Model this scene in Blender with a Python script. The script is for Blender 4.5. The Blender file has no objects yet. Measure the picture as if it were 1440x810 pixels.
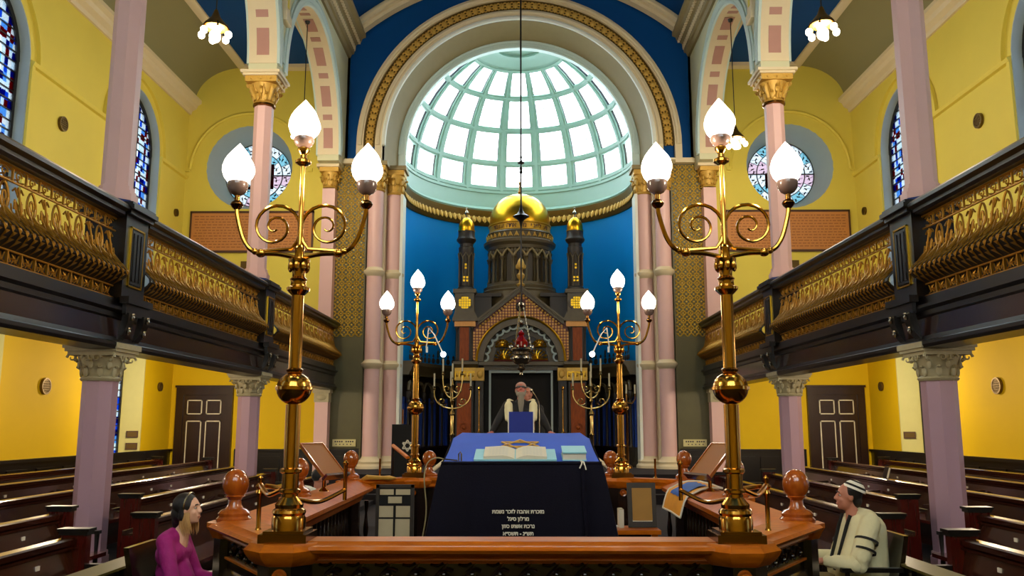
import bpy, bmesh, math, random
from mathutils import Vector, Matrix, Euler
random.seed(7)
PI = math.pi
SC = bpy.context.scene
COL = SC.collection

# ------------------------------------------------------------------ camera
cam_d = bpy.data.cameras.new('camera')
cam_d.sensor_width = 36.0
cam_d.lens = 1190.0 / 1440.0 * 36.0
cam_d.clip_end = 200
cam = bpy.data.objects.new('camera', cam_d)
COL.objects.link(cam)
cam.location = (0.04, 0.0, 1.85)
cam.rotation_euler = (math.radians(90 + 9.15), 0, math.atan(12 / 1190.0))
SC.camera = cam
# ------------------------------------------------------------------ daylight (bright overcast sky) and exposure
world = bpy.data.worlds.new('overcast_sky')
SC.world = world
world.use_nodes = True
bg = world.node_tree.nodes['Background']
bg.inputs[0].default_value = (0.86, 0.94, 1.0, 1)
bg.inputs[1].default_value = 7.0
SC.view_settings.view_transform = 'Standard'
SC.view_settings.look = 'None'
SC.view_settings.exposure = 0.4
SC.view_settings.gamma = 1.0
SC.view_settings.use_curve_mapping = False

# ------------------------------------------------------------------ materials
def srgb(c):
    return tuple(((v / 12.92) if v <= 0.04045 else ((v + 0.055) / 1.055) ** 2.4) for v in c)

MATS = {}
def mat(name, col, rough=0.5, metal=0.0, var=0.12, scale=6.0, bump=0.0, bscale=30.0, col2=None,
        stretch=(1, 1, 1), coat=0.0, spec=0.5, detail=4):
    """procedural principled material: two tones mixed by noise, optional fine bump"""
    m = bpy.data.materials.new(name); m.use_nodes = True
    nt = m.node_tree; n = nt.nodes; l = nt.links
    p = n['Principled BSDF']
    a = srgb(col)
    b = srgb(col2) if col2 else tuple(max(0, v * (1 - var)) for v in a)
    tc = n.new('ShaderNodeTexCoord'); mp = n.new('ShaderNodeMapping')
    mp.inputs['Scale'].default_value = stretch
    l.new(tc.outputs['Object'], mp.inputs['Vector'])
    no = n.new('ShaderNodeTexNoise'); no.inputs['Scale'].default_value = scale; no.inputs['Detail'].default_value = detail
    l.new(mp.outputs['Vector'], no.inputs['Vector'])
    mx = n.new('ShaderNodeMix'); mx.data_type = 'RGBA'
    mx.inputs[6].default_value = (*a, 1); mx.inputs[7].default_value = (*b, 1)
    l.new(no.outputs['Fac'], mx.inputs[0])
    l.new(mx.outputs[2], p.inputs['Base Color'])
    p.inputs['Roughness'].default_value = rough
    p.inputs['Metallic'].default_value = metal
    p.inputs['Coat Weight'].default_value = coat
    p.inputs['Coat Roughness'].default_value = 0.12
    p.inputs['Specular IOR Level'].default_value = spec
    if bump:
        nb = n.new('ShaderNodeTexNoise'); nb.inputs['Scale'].default_value = bscale; nb.inputs['Detail'].default_value = 3
        l.new(mp.outputs['Vector'], nb.inputs['Vector'])
        bp = n.new('ShaderNodeBump'); bp.inputs['Strength'].default_value = bump; bp.inputs['Distance'].default_value = 0.02
        l.new(nb.outputs['Fac'], bp.inputs['Height']); l.new(bp.outputs['Normal'], p.inputs['Normal'])
    MATS[name] = m
    return m

def emis(name, col, strength, transp=0.0):
    m = bpy.data.materials.new(name); m.use_nodes = True
    nt = m.node_tree; n = nt.nodes; l = nt.links
    n.remove(n['Principled BSDF']); out = n['Material Output']
    e = n.new('ShaderNodeEmission'); e.inputs[0].default_value = (*srgb(col), 1); e.inputs[1].default_value = strength
    if transp:
        t = n.new('ShaderNodeBsdfTransparent'); mx = n.new('ShaderNodeMixShader'); mx.inputs[0].default_value = transp
        l.new(e.outputs[0], mx.inputs[1]); l.new(t.outputs[0], mx.inputs[2]); l.new(mx.outputs[0], out.inputs[0])
    else:
        l.new(e.outputs[0], out.inputs[0])
    MATS[name] = m
    return m

def glass(name, col, transl=0.25, pattern=None, dens=1.0):
    """thin coloured window glass: tinted see-through plus a little translucency"""
    m = bpy.data.materials.new(name); m.use_nodes = True
    nt = m.node_tree; n = nt.nodes; l = nt.links
    n.remove(n['Principled BSDF']); out = n['Material Output']
    t = n.new('ShaderNodeBsdfTransparent'); d = n.new('ShaderNodeBsdfTranslucent'); mx = n.new('ShaderNodeMixShader')
    mx.inputs[0].default_value = transl
    c = (*[v * dens for v in srgb(col)], 1)
    t.inputs[0].default_value = c; d.inputs[0].default_value = c
    if pattern:
        tc = n.new('ShaderNodeTexCoord'); mp = n.new('ShaderNodeMapping'); mp.inputs['Scale'].default_value = pattern[1]
        l.new(tc.outputs['Object'], mp.inputs[0])
        vo = n.new('ShaderNodeTexVoronoi'); vo.inputs['Scale'].default_value = 1.0
        vo.feature = 'F1'; vo.distance = 'CHEBYCHEV'; vo.inputs['Randomness'].default_value = pattern[2]
        l.new(mp.outputs[0], vo.inputs['Vector'])
        sp = n.new('ShaderNodeSeparateColor'); l.new(vo.outputs['Color'], sp.inputs[0])
        cr = n.new('ShaderNodeValToRGB'); cr.color_ramp.interpolation = 'CONSTANT'
        el = cr.color_ramp.elements
        el[0].position = 0; el[0].color = (*[v * dens for v in srgb(pattern[0][0])], 1)
        el[1].position = 1.0 / len(pattern[0]); el[1].color = (*[v * dens for v in srgb(pattern[0][1])], 1)
        for i, cc in enumerate(pattern[0][2:]):
            e = el.new((i + 2) / len(pattern[0])); e.color = (*[v * dens for v in srgb(cc)], 1)
        l.new(sp.outputs[0], cr.inputs[0])
        l.new(cr.outputs[0], t.inputs[0]); l.new(cr.outputs[0], d.inputs[0])
    l.new(t.outputs[0], mx.inputs[1]); l.new(d.outputs[0], mx.inputs[2]); l.new(mx.outputs[0], out.inputs[0])
    MATS[name] = m
    return m

mat('yellow_wall', (0.87, 0.80, 0.32), 0.7, var=0.12, scale=1.2, bump=0.05, bscale=60)
mat('yellow_wall_lamplit', (0.88, 0.74, 0.06), 0.65, var=0.16, scale=0.9, bump=0.05, bscale=60, spec=0.2)  # yellow walls below the galleries, warm lamplight put into the colour
mat('cream', (0.86, 0.80, 0.66), 0.55, var=0.08, bump=0.04)
mat('pale_plaster', (0.78, 0.86, 0.84), 0.5, var=0.06)
mat('arcade_paint', (0.80, 0.80, 0.66), 0.55, var=0.08, scale=2)
mat('reveal_grey', (0.62, 0.68, 0.68), 0.6, var=0.08)
mat('cove_grey', (0.56, 0.54, 0.38), 0.7, var=0.08, scale=1)
mat('gilt_pale', (0.80, 0.68, 0.42), 0.22, metal=1.0, var=0.3, scale=8)
mat('arch_stone', (0.58, 0.52, 0.36), 0.6, var=0.15, scale=5)
mat('column_pink', (0.88, 0.72, 0.70), 0.45, var=0.08, scale=3)
mat('column_mauve', (0.72, 0.58, 0.64), 0.4, var=0.08, scale=3)
mat('panel_pink', (0.70, 0.52, 0.47), 0.6, var=0.1)
mat('blue_vault', (0.0, 0.27, 0.52), 0.6, var=0.15, scale=1.0, spec=0.15)
mat('blue_apse', (0.0, 0.54, 0.86), 0.55, var=0.14, scale=0.8, spec=0.12)
mat('white_paint', (0.90, 0.92, 0.88), 0.5, var=0.05)
mat('dome_paint', (0.58, 0.73, 0.68), 0.45, var=0.06)
mat('gold_leaf', (0.86, 0.66, 0.16), 0.28, metal=1.0, var=0.25, scale=8)
mat('gilt_bright', (0.85, 0.70, 0.22), 0.4, metal=0.35, var=0.25, scale=8)
mat('gilt_iron', (0.80, 0.58, 0.20), 0.42, metal=0.75, var=0.5, scale=14, bump=0.1)
mat('gilt_cap', (0.85, 0.68, 0.30), 0.5, metal=0.25, var=0.35, scale=18, bump=0.2)
mat('capital_cream', (0.74, 0.70, 0.56), 0.6, var=0.25, scale=12, bump=0.15)
mat('brass', (0.88, 0.64, 0.27), 0.17, metal=1.0, var=0.35, scale=5)
mat('brass_dark', (0.55, 0.38, 0.17), 0.22, metal=1.0, var=0.3, scale=8)
mat('glass_cup', (0.50, 0.40, 0.36), 0.25, var=0.2, coat=0.6)
mat('black_gloss', (0.055, 0.042, 0.045), 0.34, var=0.3, coat=0.15, scale=3)
mat('ebony', (0.05, 0.04, 0.04), 0.35, var=0.3)
mat('fascia_wood', (0.20, 0.13, 0.13), 0.22, var=0.5, scale=2, coat=0.5, stretch=(1, 0.3, 1))
mat('pew_wood', (0.27, 0.115, 0.055), 0.24, col2=(0.13, 0.045, 0.03), scale=5, stretch=(6, 0.5, 6), coat=0.5)
mat('pew_red', (0.33, 0.08, 0.05), 0.24, col2=(0.2, 0.04, 0.03), scale=5, stretch=(6, 6, 0.6), coat=0.5)
mat('rail_wood', (0.88, 0.48, 0.07), 0.35, col2=(0.56, 0.24, 0.02), scale=4, stretch=(1.2, 5, 8), coat=0.1, spec=0.15)
mat('newel_wood', (0.74, 0.38, 0.09), 0.2, col2=(0.44, 0.18, 0.04), scale=7, stretch=(5, 5, 1), coat=0.6)
mat('dark_carved', (0.10, 0.055, 0.035), 0.22, var=0.4, coat=0.6)
mat('door_wood', (0.20, 0.10, 0.06), 0.35, col2=(0.11, 0.05, 0.03), scale=4, stretch=(6, 6, 0.6))
mat('dado_wood', (0.07, 0.045, 0.045), 0.3, var=0.4, scale=4, coat=0.3)
mat('carpet', (0.20, 0.07, 0.09), 0.95, var=0.4, scale=60, bump=0.4, bscale=200)
mat('dark_carpet', (0.09, 0.06, 0.09), 0.95, var=0.4, scale=60)
mat('ark_stone', (0.36, 0.31, 0.20), 0.45, var=0.35, scale=9, bump=0.1)
mat('ark_dark', (0.17, 0.135, 0.095), 0.5, var=0.3, scale=9)
mat('board_yellow_sheen', (0.42, 0.38, 0.16), 0.3, var=0.3, scale=4)  # yellow reflection on the polished board top, put into the colour
mat('ark_marble', (0.66, 0.32, 0.08), 0.5, col2=(0.36, 0.15, 0.05), scale=5, stretch=(4, 4, 1), spec=0.25)
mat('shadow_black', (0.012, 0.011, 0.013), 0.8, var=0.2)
mat('velvet_blue', (0.035, 0.03, 0.10), 0.8, var=0.5, scale=3, bump=0.1, bscale=90, spec=0.15)
mat('cloth_blue', (0.20, 0.37, 0.82), 0.8, var=0.25, scale=3, bump=0.12, bscale=70, spec=0.2)
mat('lectern_blue', (0.03, 0.14, 0.52), 0.7, var=0.15)
mat('eye_white', (0.72, 0.68, 0.64), 0.4)
mat('drape_blue', (0.10, 0.26, 0.62), 0.8, var=0.3, scale=6, stretch=(6, 6, 0.4))
mat('paper', (0.80, 0.78, 0.70), 0.8, var=0.08, scale=9)
mat('paper_blue', (0.50, 0.74, 0.80), 0.6, var=0.08)
mat('ink', (0.28, 0.26, 0.26), 0.8)
mat('white_plate', (0.93, 0.91, 0.84), 0.4)
mat('plaque_brown', (0.78, 0.52, 0.26), 0.6, var=0.15, scale=4)
mat('plaque_ink', (0.60, 0.37, 0.18), 0.6)
mat('plaque_frame', (0.30, 0.18, 0.10), 0.5)
mat('bronze', (0.42, 0.33, 0.14), 0.45, metal=0.6, var=0.3)
mat('lead', (0.05, 0.05, 0.06), 0.5, var=0.2)
mat('white_thread', (0.86, 0.84, 0.76), 0.6)
mat('gold_thread', (0.80, 0.62, 0.25), 0.45, metal=0.3)
mat('skin', (0.74, 0.48, 0.38), 0.5, var=0.12, scale=14)
mat('skin_ruddy', (0.66, 0.36, 0.30), 0.5, var=0.12, scale=14)
mat('skin_pale', (0.86, 0.66, 0.54), 0.5, var=0.1, scale=14)
mat('hair_dark', (0.07, 0.045, 0.04), 0.5, var=0.5, scale=30, stretch=(4, 4, 0.6), bump=0.4, bscale=60)
mat('hair_blond', (0.78, 0.60, 0.36), 0.5, var=0.3, scale=30, stretch=(5, 5, 0.5), bump=0.4, bscale=60)
mat('beard_grey', (0.56, 0.53, 0.46), 0.8, var=0.4, scale=30, stretch=(6, 6, 0.5), bump=0.5, bscale=60)
mat('suit_black', (0.05, 0.05, 0.06), 0.75, var=0.3)
mat('tallit', (0.90, 0.86, 0.68), 0.85, var=0.18, scale=7, bump=0.9, bscale=9)
mat('stripe_black', (0.03, 0.03, 0.04), 0.8)
mat('magenta', (0.66, 0.08, 0.48), 0.75, var=0.3, scale=10, bump=0.8, bscale=11)
mat('denim', (0.10, 0.18, 0.50), 0.8, var=0.3, scale=20)
mat('khaki', (0.58, 0.52, 0.36), 0.8, var=0.2)
mat('shoe_black', (0.03, 0.03, 0.03), 0.3, coat=0.4)
mat('cushion_navy', (0.05, 0.07, 0.30), 0.7, var=0.3)
mat('fabric_blue', (0.08, 0.36, 0.72), 0.7, var=0.3, scale=9)
mat('fabric_yellow', (0.92, 0.62, 0.05), 0.7, var=0.3, scale=9)
mat('parchment_gold', (0.66, 0.48, 0.16), 0.6, var=0.3, scale=6)
mat('stand_wood', (0.60, 0.36, 0.11), 0.55, var=0.25, scale=5, spec=0.2)
mat('red_glass', (0.55, 0.02, 0.04), 0.15, var=0.2, coat=0.8)
mat('silver', (0.70, 0.66, 0.58), 0.25, metal=1.0, var=0.2)
mat('candle_wax', (0.85, 0.82, 0.70), 0.5)
mat('mosaic_gold', (0.80, 0.55, 0.25), 0.4, metal=0.3, var=0.3, scale=20)
mat('mosaic_red', (0.36, 0.10, 0.07), 0.5)
mat('band_gold', (0.80, 0.62, 0.20), 0.35, metal=0.6, var=0.2)
mat('letter_brown', (0.35, 0.20, 0.04), 0.5)
mat('olive_wall', (0.36, 0.34, 0.19), 0.5, var=0.3, scale=3)
mat('label_plate', (0.82, 0.78, 0.55), 0.4)
mat('card_grey', (0.76, 0.70, 0.56), 0.7, var=0.15, scale=9)
mat('reveal_daylit', (0.80, 0.78, 0.50), 0.65, var=0.08)  # lower window reveals, daylight on them put into a paler colour
mat('blue_plinth', (0.16, 0.24, 0.52), 0.4)
emis('lamp_flame', (1.0, 0.96, 0.90), 5.0, transp=0.35)
emis('bulb', (1.0, 0.93, 0.80), 14.0, transp=0.3)
emis('spot_bulb', (1.0, 0.95, 0.85), 10.0)
glass('pane_clear', (0.97, 0.98, 0.98), 0.3)
glass('pane_white', (0.93, 0.95, 0.96), 0.4, dens=0.42)
glass('pane_cyan', (0.74, 0.90, 0.94), 0.3, dens=0.36)
glass('pane_pinkish', (0.95, 0.88, 0.92), 0.3, dens=0.38)
glass('pane_red', (0.72, 0.05, 0.10), 0.2, dens=0.3)
glass('pane_blue', (0.25, 0.42, 0.80), 0.2, dens=0.22)
glass('pane_amber', (0.88, 0.80, 0.40), 0.2, dens=0.2)
glass('leaded', (1, 1, 1), 0.25, pattern=([(0.92, 0.95, 0.97), (0.10, 0.20, 0.62), (0.88, 0.93, 0.97), (0.25, 0.5, 0.9), (0.9, 0.95, 0.97),
      (0.94, 0.95, 0.96), (0.12, 0.22, 0.6), (0.55, 0.75, 0.95), (0.55, 0.12, 0.18), (0.9, 0.93, 0.95)], (1.0, 9.0, 6.0), 0.25), dens=0.5)
glass('pane_scarlet', (0.85, 0.03, 0.12), 0.3, dens=0.18)
glass('pane_etched', (0.75, 0.8, 0.85), 0.2, dens=0.11)
glass('rose_centre', (0.93, 0.95, 0.96), 0.3, dens=0.42)

# ------------------------------------------------------------------ mesh building helpers
class MB:
    def __init__(s):
        s.v = []; s.f = []; s.mi = []; s.cur = 0
    def add(s, vs, fs):
        o = len(s.v); s.v += [tuple(q) for q in vs]
        s.f += [tuple(i + o for i in f) for f in fs]; s.mi += [s.cur] * len(fs)
        return s
    def box(s, x0, x1, y0, y1, z0, z1):
        if x0 > x1: x0, x1 = x1, x0
        if y0 > y1: y0, y1 = y1, y0
        return s.add([(x0, y0, z0), (x1, y0, z0), (x1, y1, z0), (x0, y1, z0), (x0, y0, z1), (x1, y0, z1), (x1, y1, z1), (x0, y1, z1)],
                     [(0, 3, 2, 1), (4, 5, 6, 7), (0, 1, 5, 4), (1, 2, 6, 5), (2, 3, 7, 6), (3, 0, 4, 7)])
    def obox(s, c, size, rot=(0, 0, 0), M=None):
        R = (Euler(rot).to_matrix() if M is None else M); c = Vector(c); hx, hy, hz = [q / 2 for q in size]
        vs = [c + R @ Vector(q) for q in ((-hx, -hy, -hz), (hx, -hy, -hz), (hx, hy, -hz), (-hx, hy, -hz), (-hx, -hy, hz), (hx, -hy, hz), (hx, hy, hz), (-hx, hy, hz))]
        return s.add(vs, [(0, 3, 2, 1), (4, 5, 6, 7), (0, 1, 5, 4), (1, 2, 6, 5), (2, 3, 7, 6), (3, 0, 4, 7)])
    def tube(s, path, r, n=8, cap=True, closed=False, flat=1.0):
        P = [Vector(p) for p in path]; m = len(P)
        rs = r if isinstance(r, (list, tuple)) else [r] * m
        up = None; rings = []
        for i in range(m):
            a = P[(i - 1) % m] if (closed or i > 0) else P[i]
            b = P[(i + 1) % m] if (closed or i < m - 1) else P[i]
            d = (b - a).normalized() if (b - a).length > 1e-9 else Vector((0, 0, 1))
            if up is None:
                up = Vector((0, 0, 1)) if abs(d.z) < 0.9 else Vector((0, 1, 0))
            u = (up - d * up.dot(d))
            if u.length < 1e-6: u = d.orthogonal()
            u.normalize(); w = d.cross(u); up = u
            rings.append([P[i] + (u * math.cos(2 * PI * k / n) + w * math.sin(2 * PI * k / n) * flat) * rs[i] for k in range(n)])
        vs = [q for R in rings for q in R]; fs = []
        for i in range(m if closed else m - 1):
            j = (i + 1) % m
            for k in range(n):
                fs.append((i * n + k, i * n + (k + 1) % n, j * n + (k + 1) % n, j * n + k))
        if cap and not closed:
            fs.append(tuple(range(n))[::-1]); fs.append(tuple((m - 1) * n + k for k in range(n)))
        return s.add(vs, fs)
    def lathe(s, prof, c=(0, 0, 0), n=20, a0=0.0, a1=2 * PI, close=False, phase=0.0, sx=1.0, sy=1.0):
        """prof [(r,z)] turned about the vertical through c; close=True joins last profile point to first"""
        full = abs(a1 - a0 - 2 * PI) < 1e-6
        k = n if full else n + 1; m = len(prof); vs = []
        for i in range(k):
            a = a0 + (a1 - a0) * i / n + phase
            ca, sa = math.cos(a), math.sin(a)
            for (r, z) in prof:
                vs.append((c[0] + r * ca * sx, c[1] + r * sa * sy, c[2] + z))
        fs = []
        for i in range(n):
            j = (i + 1) % k
            for q in range(m if close else m - 1):
                q2 = (q + 1) % m
                fs.append((i * m + q, j * m + q, j * m + q2, i * m + q2))
        if full and not close:
            if prof[0][0] > 1e-5: fs.append(tuple(i * m for i in range(k))[::-1])
            if prof[-1][0] > 1e-5: fs.append(tuple(i * m + m - 1 for i in range(k)))
        if not full and close:
            fs.append(tuple(range(m))); fs.append(tuple((k - 1) * m + q for q in range(m))[::-1])
        return s.add(vs, fs)
    def prism(s, poly, ax, a, b):
        """poly of 2D points; ax 'y': (x,z) pairs run from y=a to b; 'x': (y,z); 'z': (x,y)"""
        f = {'y': lambda p, t: (p[0], t, p[1]), 'x': lambda p, t: (t, p[0], p[1]), 'z': lambda p, t: (p[0], p[1], t)}[ax]
        n = len(poly)
        vs = [f(p, a) for p in poly] + [f(p, b) for p in poly]
        return s.add(vs, [tuple(range(n))[::-1], tuple(range(n, 2 * n))] + [(i, (i + 1) % n, n + (i + 1) % n, n + i) for i in range(n)])
    def band(s, ax, c, z, r0, r1, t0, t1, a0=0, a1=PI, n=32):
        """a flat-faced ring sector (arch) in the plane across ax, r0..r1, from t0 to t1 along ax"""
        vs = []; fs = []
        for i in range(n + 1):
            a = a0 + (a1 - a0) * i / n; ca, sa = math.cos(a), math.sin(a)
            for (r, t) in ((r0, t0), (r1, t0), (r1, t1), (r0, t1)):
                u, v = c + r * ca, z + r * sa
                vs.append((u, t, v) if ax == 'y' else (t, u, v))
        for i in range(n):
            for q in range(4):
                fs.append((i * 4 + q, i * 4 + (q + 1) % 4, (i + 1) * 4 + (q + 1) % 4, (i + 1) * 4 + q))
        if abs(abs(a1 - a0) - 2 * PI) > 1e-6:
            fs += [(0, 1, 2, 3), tuple(n * 4 + q for q in range(4))[::-1]]
        return s.add(vs, fs)
    def roll(s, ax, c, z, r, t, rad, a0=0, a1=PI, n=40, k=8, flat=1.0):
        """a round moulding bent along an arch"""
        P = []
        for i in range(n + 1):
            a = a0 + (a1 - a0) * i / n; u, v = c + r * math.cos(a), z + r * math.sin(a)
            P.append((u, t, v) if ax == 'y' else (t, u, v))
        return s.tube(P, rad, k)
    def archfill(s, ax, c, z, r, hw0, hw1, ztop, t0, t1, n=20):
        """the wall left around a half-round opening: from the arch up to ztop, sides to c-hw0 / c+hw1"""
        vs = []; fs = []
        pts = [(c + r * math.cos(PI * i / n), z + r * math.sin(PI * i / n)) for i in range(n + 1)]
        P = [(c + hw1, z)] + pts + [(c - hw0, z)]
        for (u, v) in P:
            for (vv, t) in ((v, t0), (ztop, t0), (ztop, t1), (v, t1)):
                vs.append((u, t, vv) if ax == 'y' else (t, u, vv))
        m = len(P)
        for i in range(m - 1):
            for q in range(4):
                fs.append((i * 4 + q, i * 4 + (q + 1) % 4, (i + 1) * 4 + (q + 1) % 4, (i + 1) * 4 + q))
        fs += [(0, 1, 2, 3), tuple((m - 1) * 4 + q for q in range(4))[::-1]]
        return s.add(vs, fs)
    def holewall(s, ax, c, z, r, hw, zb, zt, t0, t1, n=32):
        """a rectangle c±hw, zb..zt with a round hole, thickness t0..t1"""
        vs = []; fs = []
        for i in range(n):
            a = 2 * PI * (i + 0.5) / n; ca, sa = math.cos(a), math.sin(a)
            k = min(hw / abs(ca) if abs(ca) > 1e-6 else 9e9, ((zt - z) if sa > 0 else (z - zb)) / abs(sa) if abs(sa) > 1e-6 else 9e9)
            ou, ov = c + ca * k, z + sa * k
            for (u, v, t) in ((c + r * ca, z + r * sa, t0), (ou, ov, t0), (ou, ov, t1), (c + r * ca, z + r * sa, t1)):
                vs.append((u, t, v) if ax == 'y' else (t, u, v))
        for i in range(n):
            j = (i + 1) % n
            for q in range(4):
                fs.append((i * 4 + q, i * 4 + (q + 1) % 4, j * 4 + (q + 1) % 4, j * 4 + q))
        # corners
        for cu in (c - hw, c + hw):
            for cv in (zb, zt):
                best = sorted(range(n), key=lambda i: abs(vs[i * 4 + 1][0 if ax == 'y' else 1] - cu) + abs(vs[i * 4 + 1][2] - cv))[:2]
                o = len(vs)
                for t in (t0, t1): vs.append((cu, t, cv) if ax == 'y' else (t, cu, cv))
                a, b = best
                fs += [(a * 4 + 1, b * 4 + 1, o), (a * 4 + 2, b * 4 + 2, o + 1)]
        return s.add(vs, fs)
    def ball(s, c, r, n=12, m=8, sc=(1, 1, 1), M=None):
        vs = []; fs = []; c = Vector(c)
        for j in range(1, m):
            t = PI * j / m
            for i in range(n):
                a = 2 * PI * i / n
                vs.append((r * sc[0] * math.sin(t) * math.cos(a), r * sc[1] * math.sin(t) * math.sin(a), r * sc[2] * math.cos(t)))
        vs.append((0, 0, r * sc[2])); vs.append((0, 0, -r * sc[2]))
        if M is not None: vs = [M @ Vector(q) for q in vs]
        vs = [c + Vector(q) for q in vs]
        T = (m - 1) * n
        for j in range(m - 2):
            for i in range(n):
                fs.append((j * n + i, (j + 1) * n + i, (j + 1) * n + (i + 1) % n, j * n + (i + 1) % n))
        for i in range(n):
            fs.append((T, i, (i + 1) % n)); fs.append((T + 1, (m - 2) * n + (i + 1) % n, (m - 2) * n + i))
        return s.add(vs, fs)
    def xf(s, M, start=0):
        s.v = s.v[:start] + [tuple(M @ Vector(q)) for q in s.v[start:]]
        return s
    def mesh(s, name, mats, smooth=35, off=(0, 0, 0)):
        me = bpy.data.meshes.new(name)
        me.from_pydata([(x - off[0], y - off[1], z - off[2]) for x, y, z in s.v], [], s.f)
        bm = bmesh.new(); bm.from_mesh(me)
        bmesh.ops.recalc_face_normals(bm, faces=bm.faces)
        bm.to_mesh(me); bm.free()
        for m in (mats if isinstance(mats, (list, tuple)) else [mats]):
            me.materials.append(MATS[m])
        if isinstance(mats, (list, tuple)) and len(mats) > 1:
            me.polygons.foreach_set('material_index', s.mi)
        if smooth:
            me.shade_smooth(); me.set_sharp_from_angle(angle=math.radians(smooth))
        me.update()
        return me
    def build(s, name, mats, parent=None, smooth=35):
        off = Vector((0, 0, 0)); p = parent
        while p is not None:
            off = off + p.location; p = p.parent
        o = bpy.data.objects.new(name, s.mesh(name, mats, smooth, off)); COL.objects.link(o)
        if parent: o.parent = parent
        return o

def place(me, name, parent, loc=(0, 0, 0), rot=(0, 0, 0), scale=None):
    """an object using a shared mesh; loc in world (parents here are never rotated while building)"""
    off = Vector((0, 0, 0)); p = parent
    while p is not None:
        off = off + p.location; p = p.parent
    o = bpy.data.objects.new(name, me); COL.objects.link(o)
    if parent: o.parent = parent
    o.location = Vector(loc) - off; o.rotation_euler = rot
    if scale: o.scale = scale
    return o
def tag(o, label=None, cat=None, group=None, kind=None):
    if label: o['label'] = label
    if cat: o['category'] = cat
    if group: o['group'] = group
    if kind: o['kind'] = kind
    return o
def thing(name, label, cat, loc=(0, 0, 0), group=None):
    o = bpy.data.objects.new(name, None); COL.objects.link(o); o.location = loc
    o.empty_display_size = 0.1
    return tag(o, label, cat, group)
def struct(o):
    o['kind'] = 'structure'; return o
def sroot(name, loc=(0, 0, 0)):
    o = bpy.data.objects.new(name, None); COL.objects.link(o); o.location = loc
    o['kind'] = 'structure'; return o
def kids(o): return [c for c in KID.get(o.name, [])]
def dup(root, loc, rotz=0.0, label=None, parent=None):
    r = root.copy(); COL.objects.link(r)
    if parent is None: r.location = loc; r.rotation_euler = (0, 0, rotz)
    else: r.parent = parent
    if label: r['label'] = label
    for ch in root.children: dup(ch, None, parent=r)
    return r
def light(name, loc, power, size=0.1, col=(1, 0.82, 0.58), parent=None):
    d = bpy.data.lights.new(name, 'POINT'); d.energy = power; d.shadow_soft_size = size; d.color = col
    o = bpy.data.objects.new(name, d); COL.objects.link(o)
    off = Vector((0, 0, 0)); p = parent
    while p is not None: off = off + p.location; p = p.parent
    if parent: o.parent = parent
    o.location = Vector(loc) - off
    return o
def linspace(a, b, n): return [a + (b - a) * i / (n - 1) for i in range(n)]
def text_mb(body, size, name, m, parent, loc, rot, extrude=0.002, bold=0.0, align='CENTER'):
    c = bpy.data.curves.new('lettering', 'FONT'); c.body = body; c.size = size; c.extrude = extrude; c.align_x = align
    c.offset = bold; c.resolution_u = 2
    o = bpy.data.objects.new('lettering', c); COL.objects.link(o)
    me = bpy.data.meshes.new_from_object(o.evaluated_get(bpy.context.evaluated_depsgraph_get()))
    bpy.data.objects.remove(o); me.materials.clear(); me.materials.append(MATS[m])
    return place(me, name, parent, loc, rot)

def smooth(path, k=6):
    """Catmull-Rom through the points"""
    P = [Vector(q) for q in path]; P = [P[0] * 2 - P[1]] + P + [P[-1] * 2 - P[-2]]; out = []
    for i in range(1, len(P) - 2):
        for j in range(k):
            t = j / k; a, b, c, d = P[i - 1], P[i], P[i + 1], P[i + 2]
            out.append(0.5 * ((2 * b) + (c - a) * t + (2 * a - 5 * b + 4 * c - d) * t * t + (3 * b - a - 3 * c + d) * t ** 3))
    out.append(P[-2]); return out
# ================================================================== THE SETTING
CY = (4.9, 11.0, 17.1, 23.2)            # column centres along the hall
WR = 1.4                                # half width of a window
WY = (2.2, 8.3, 14.4, 20.5)           # window centres along the side walls
EY = 23.7                               # face of the east wall
ZC = 9.85                               # centre height of the great arch
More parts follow.
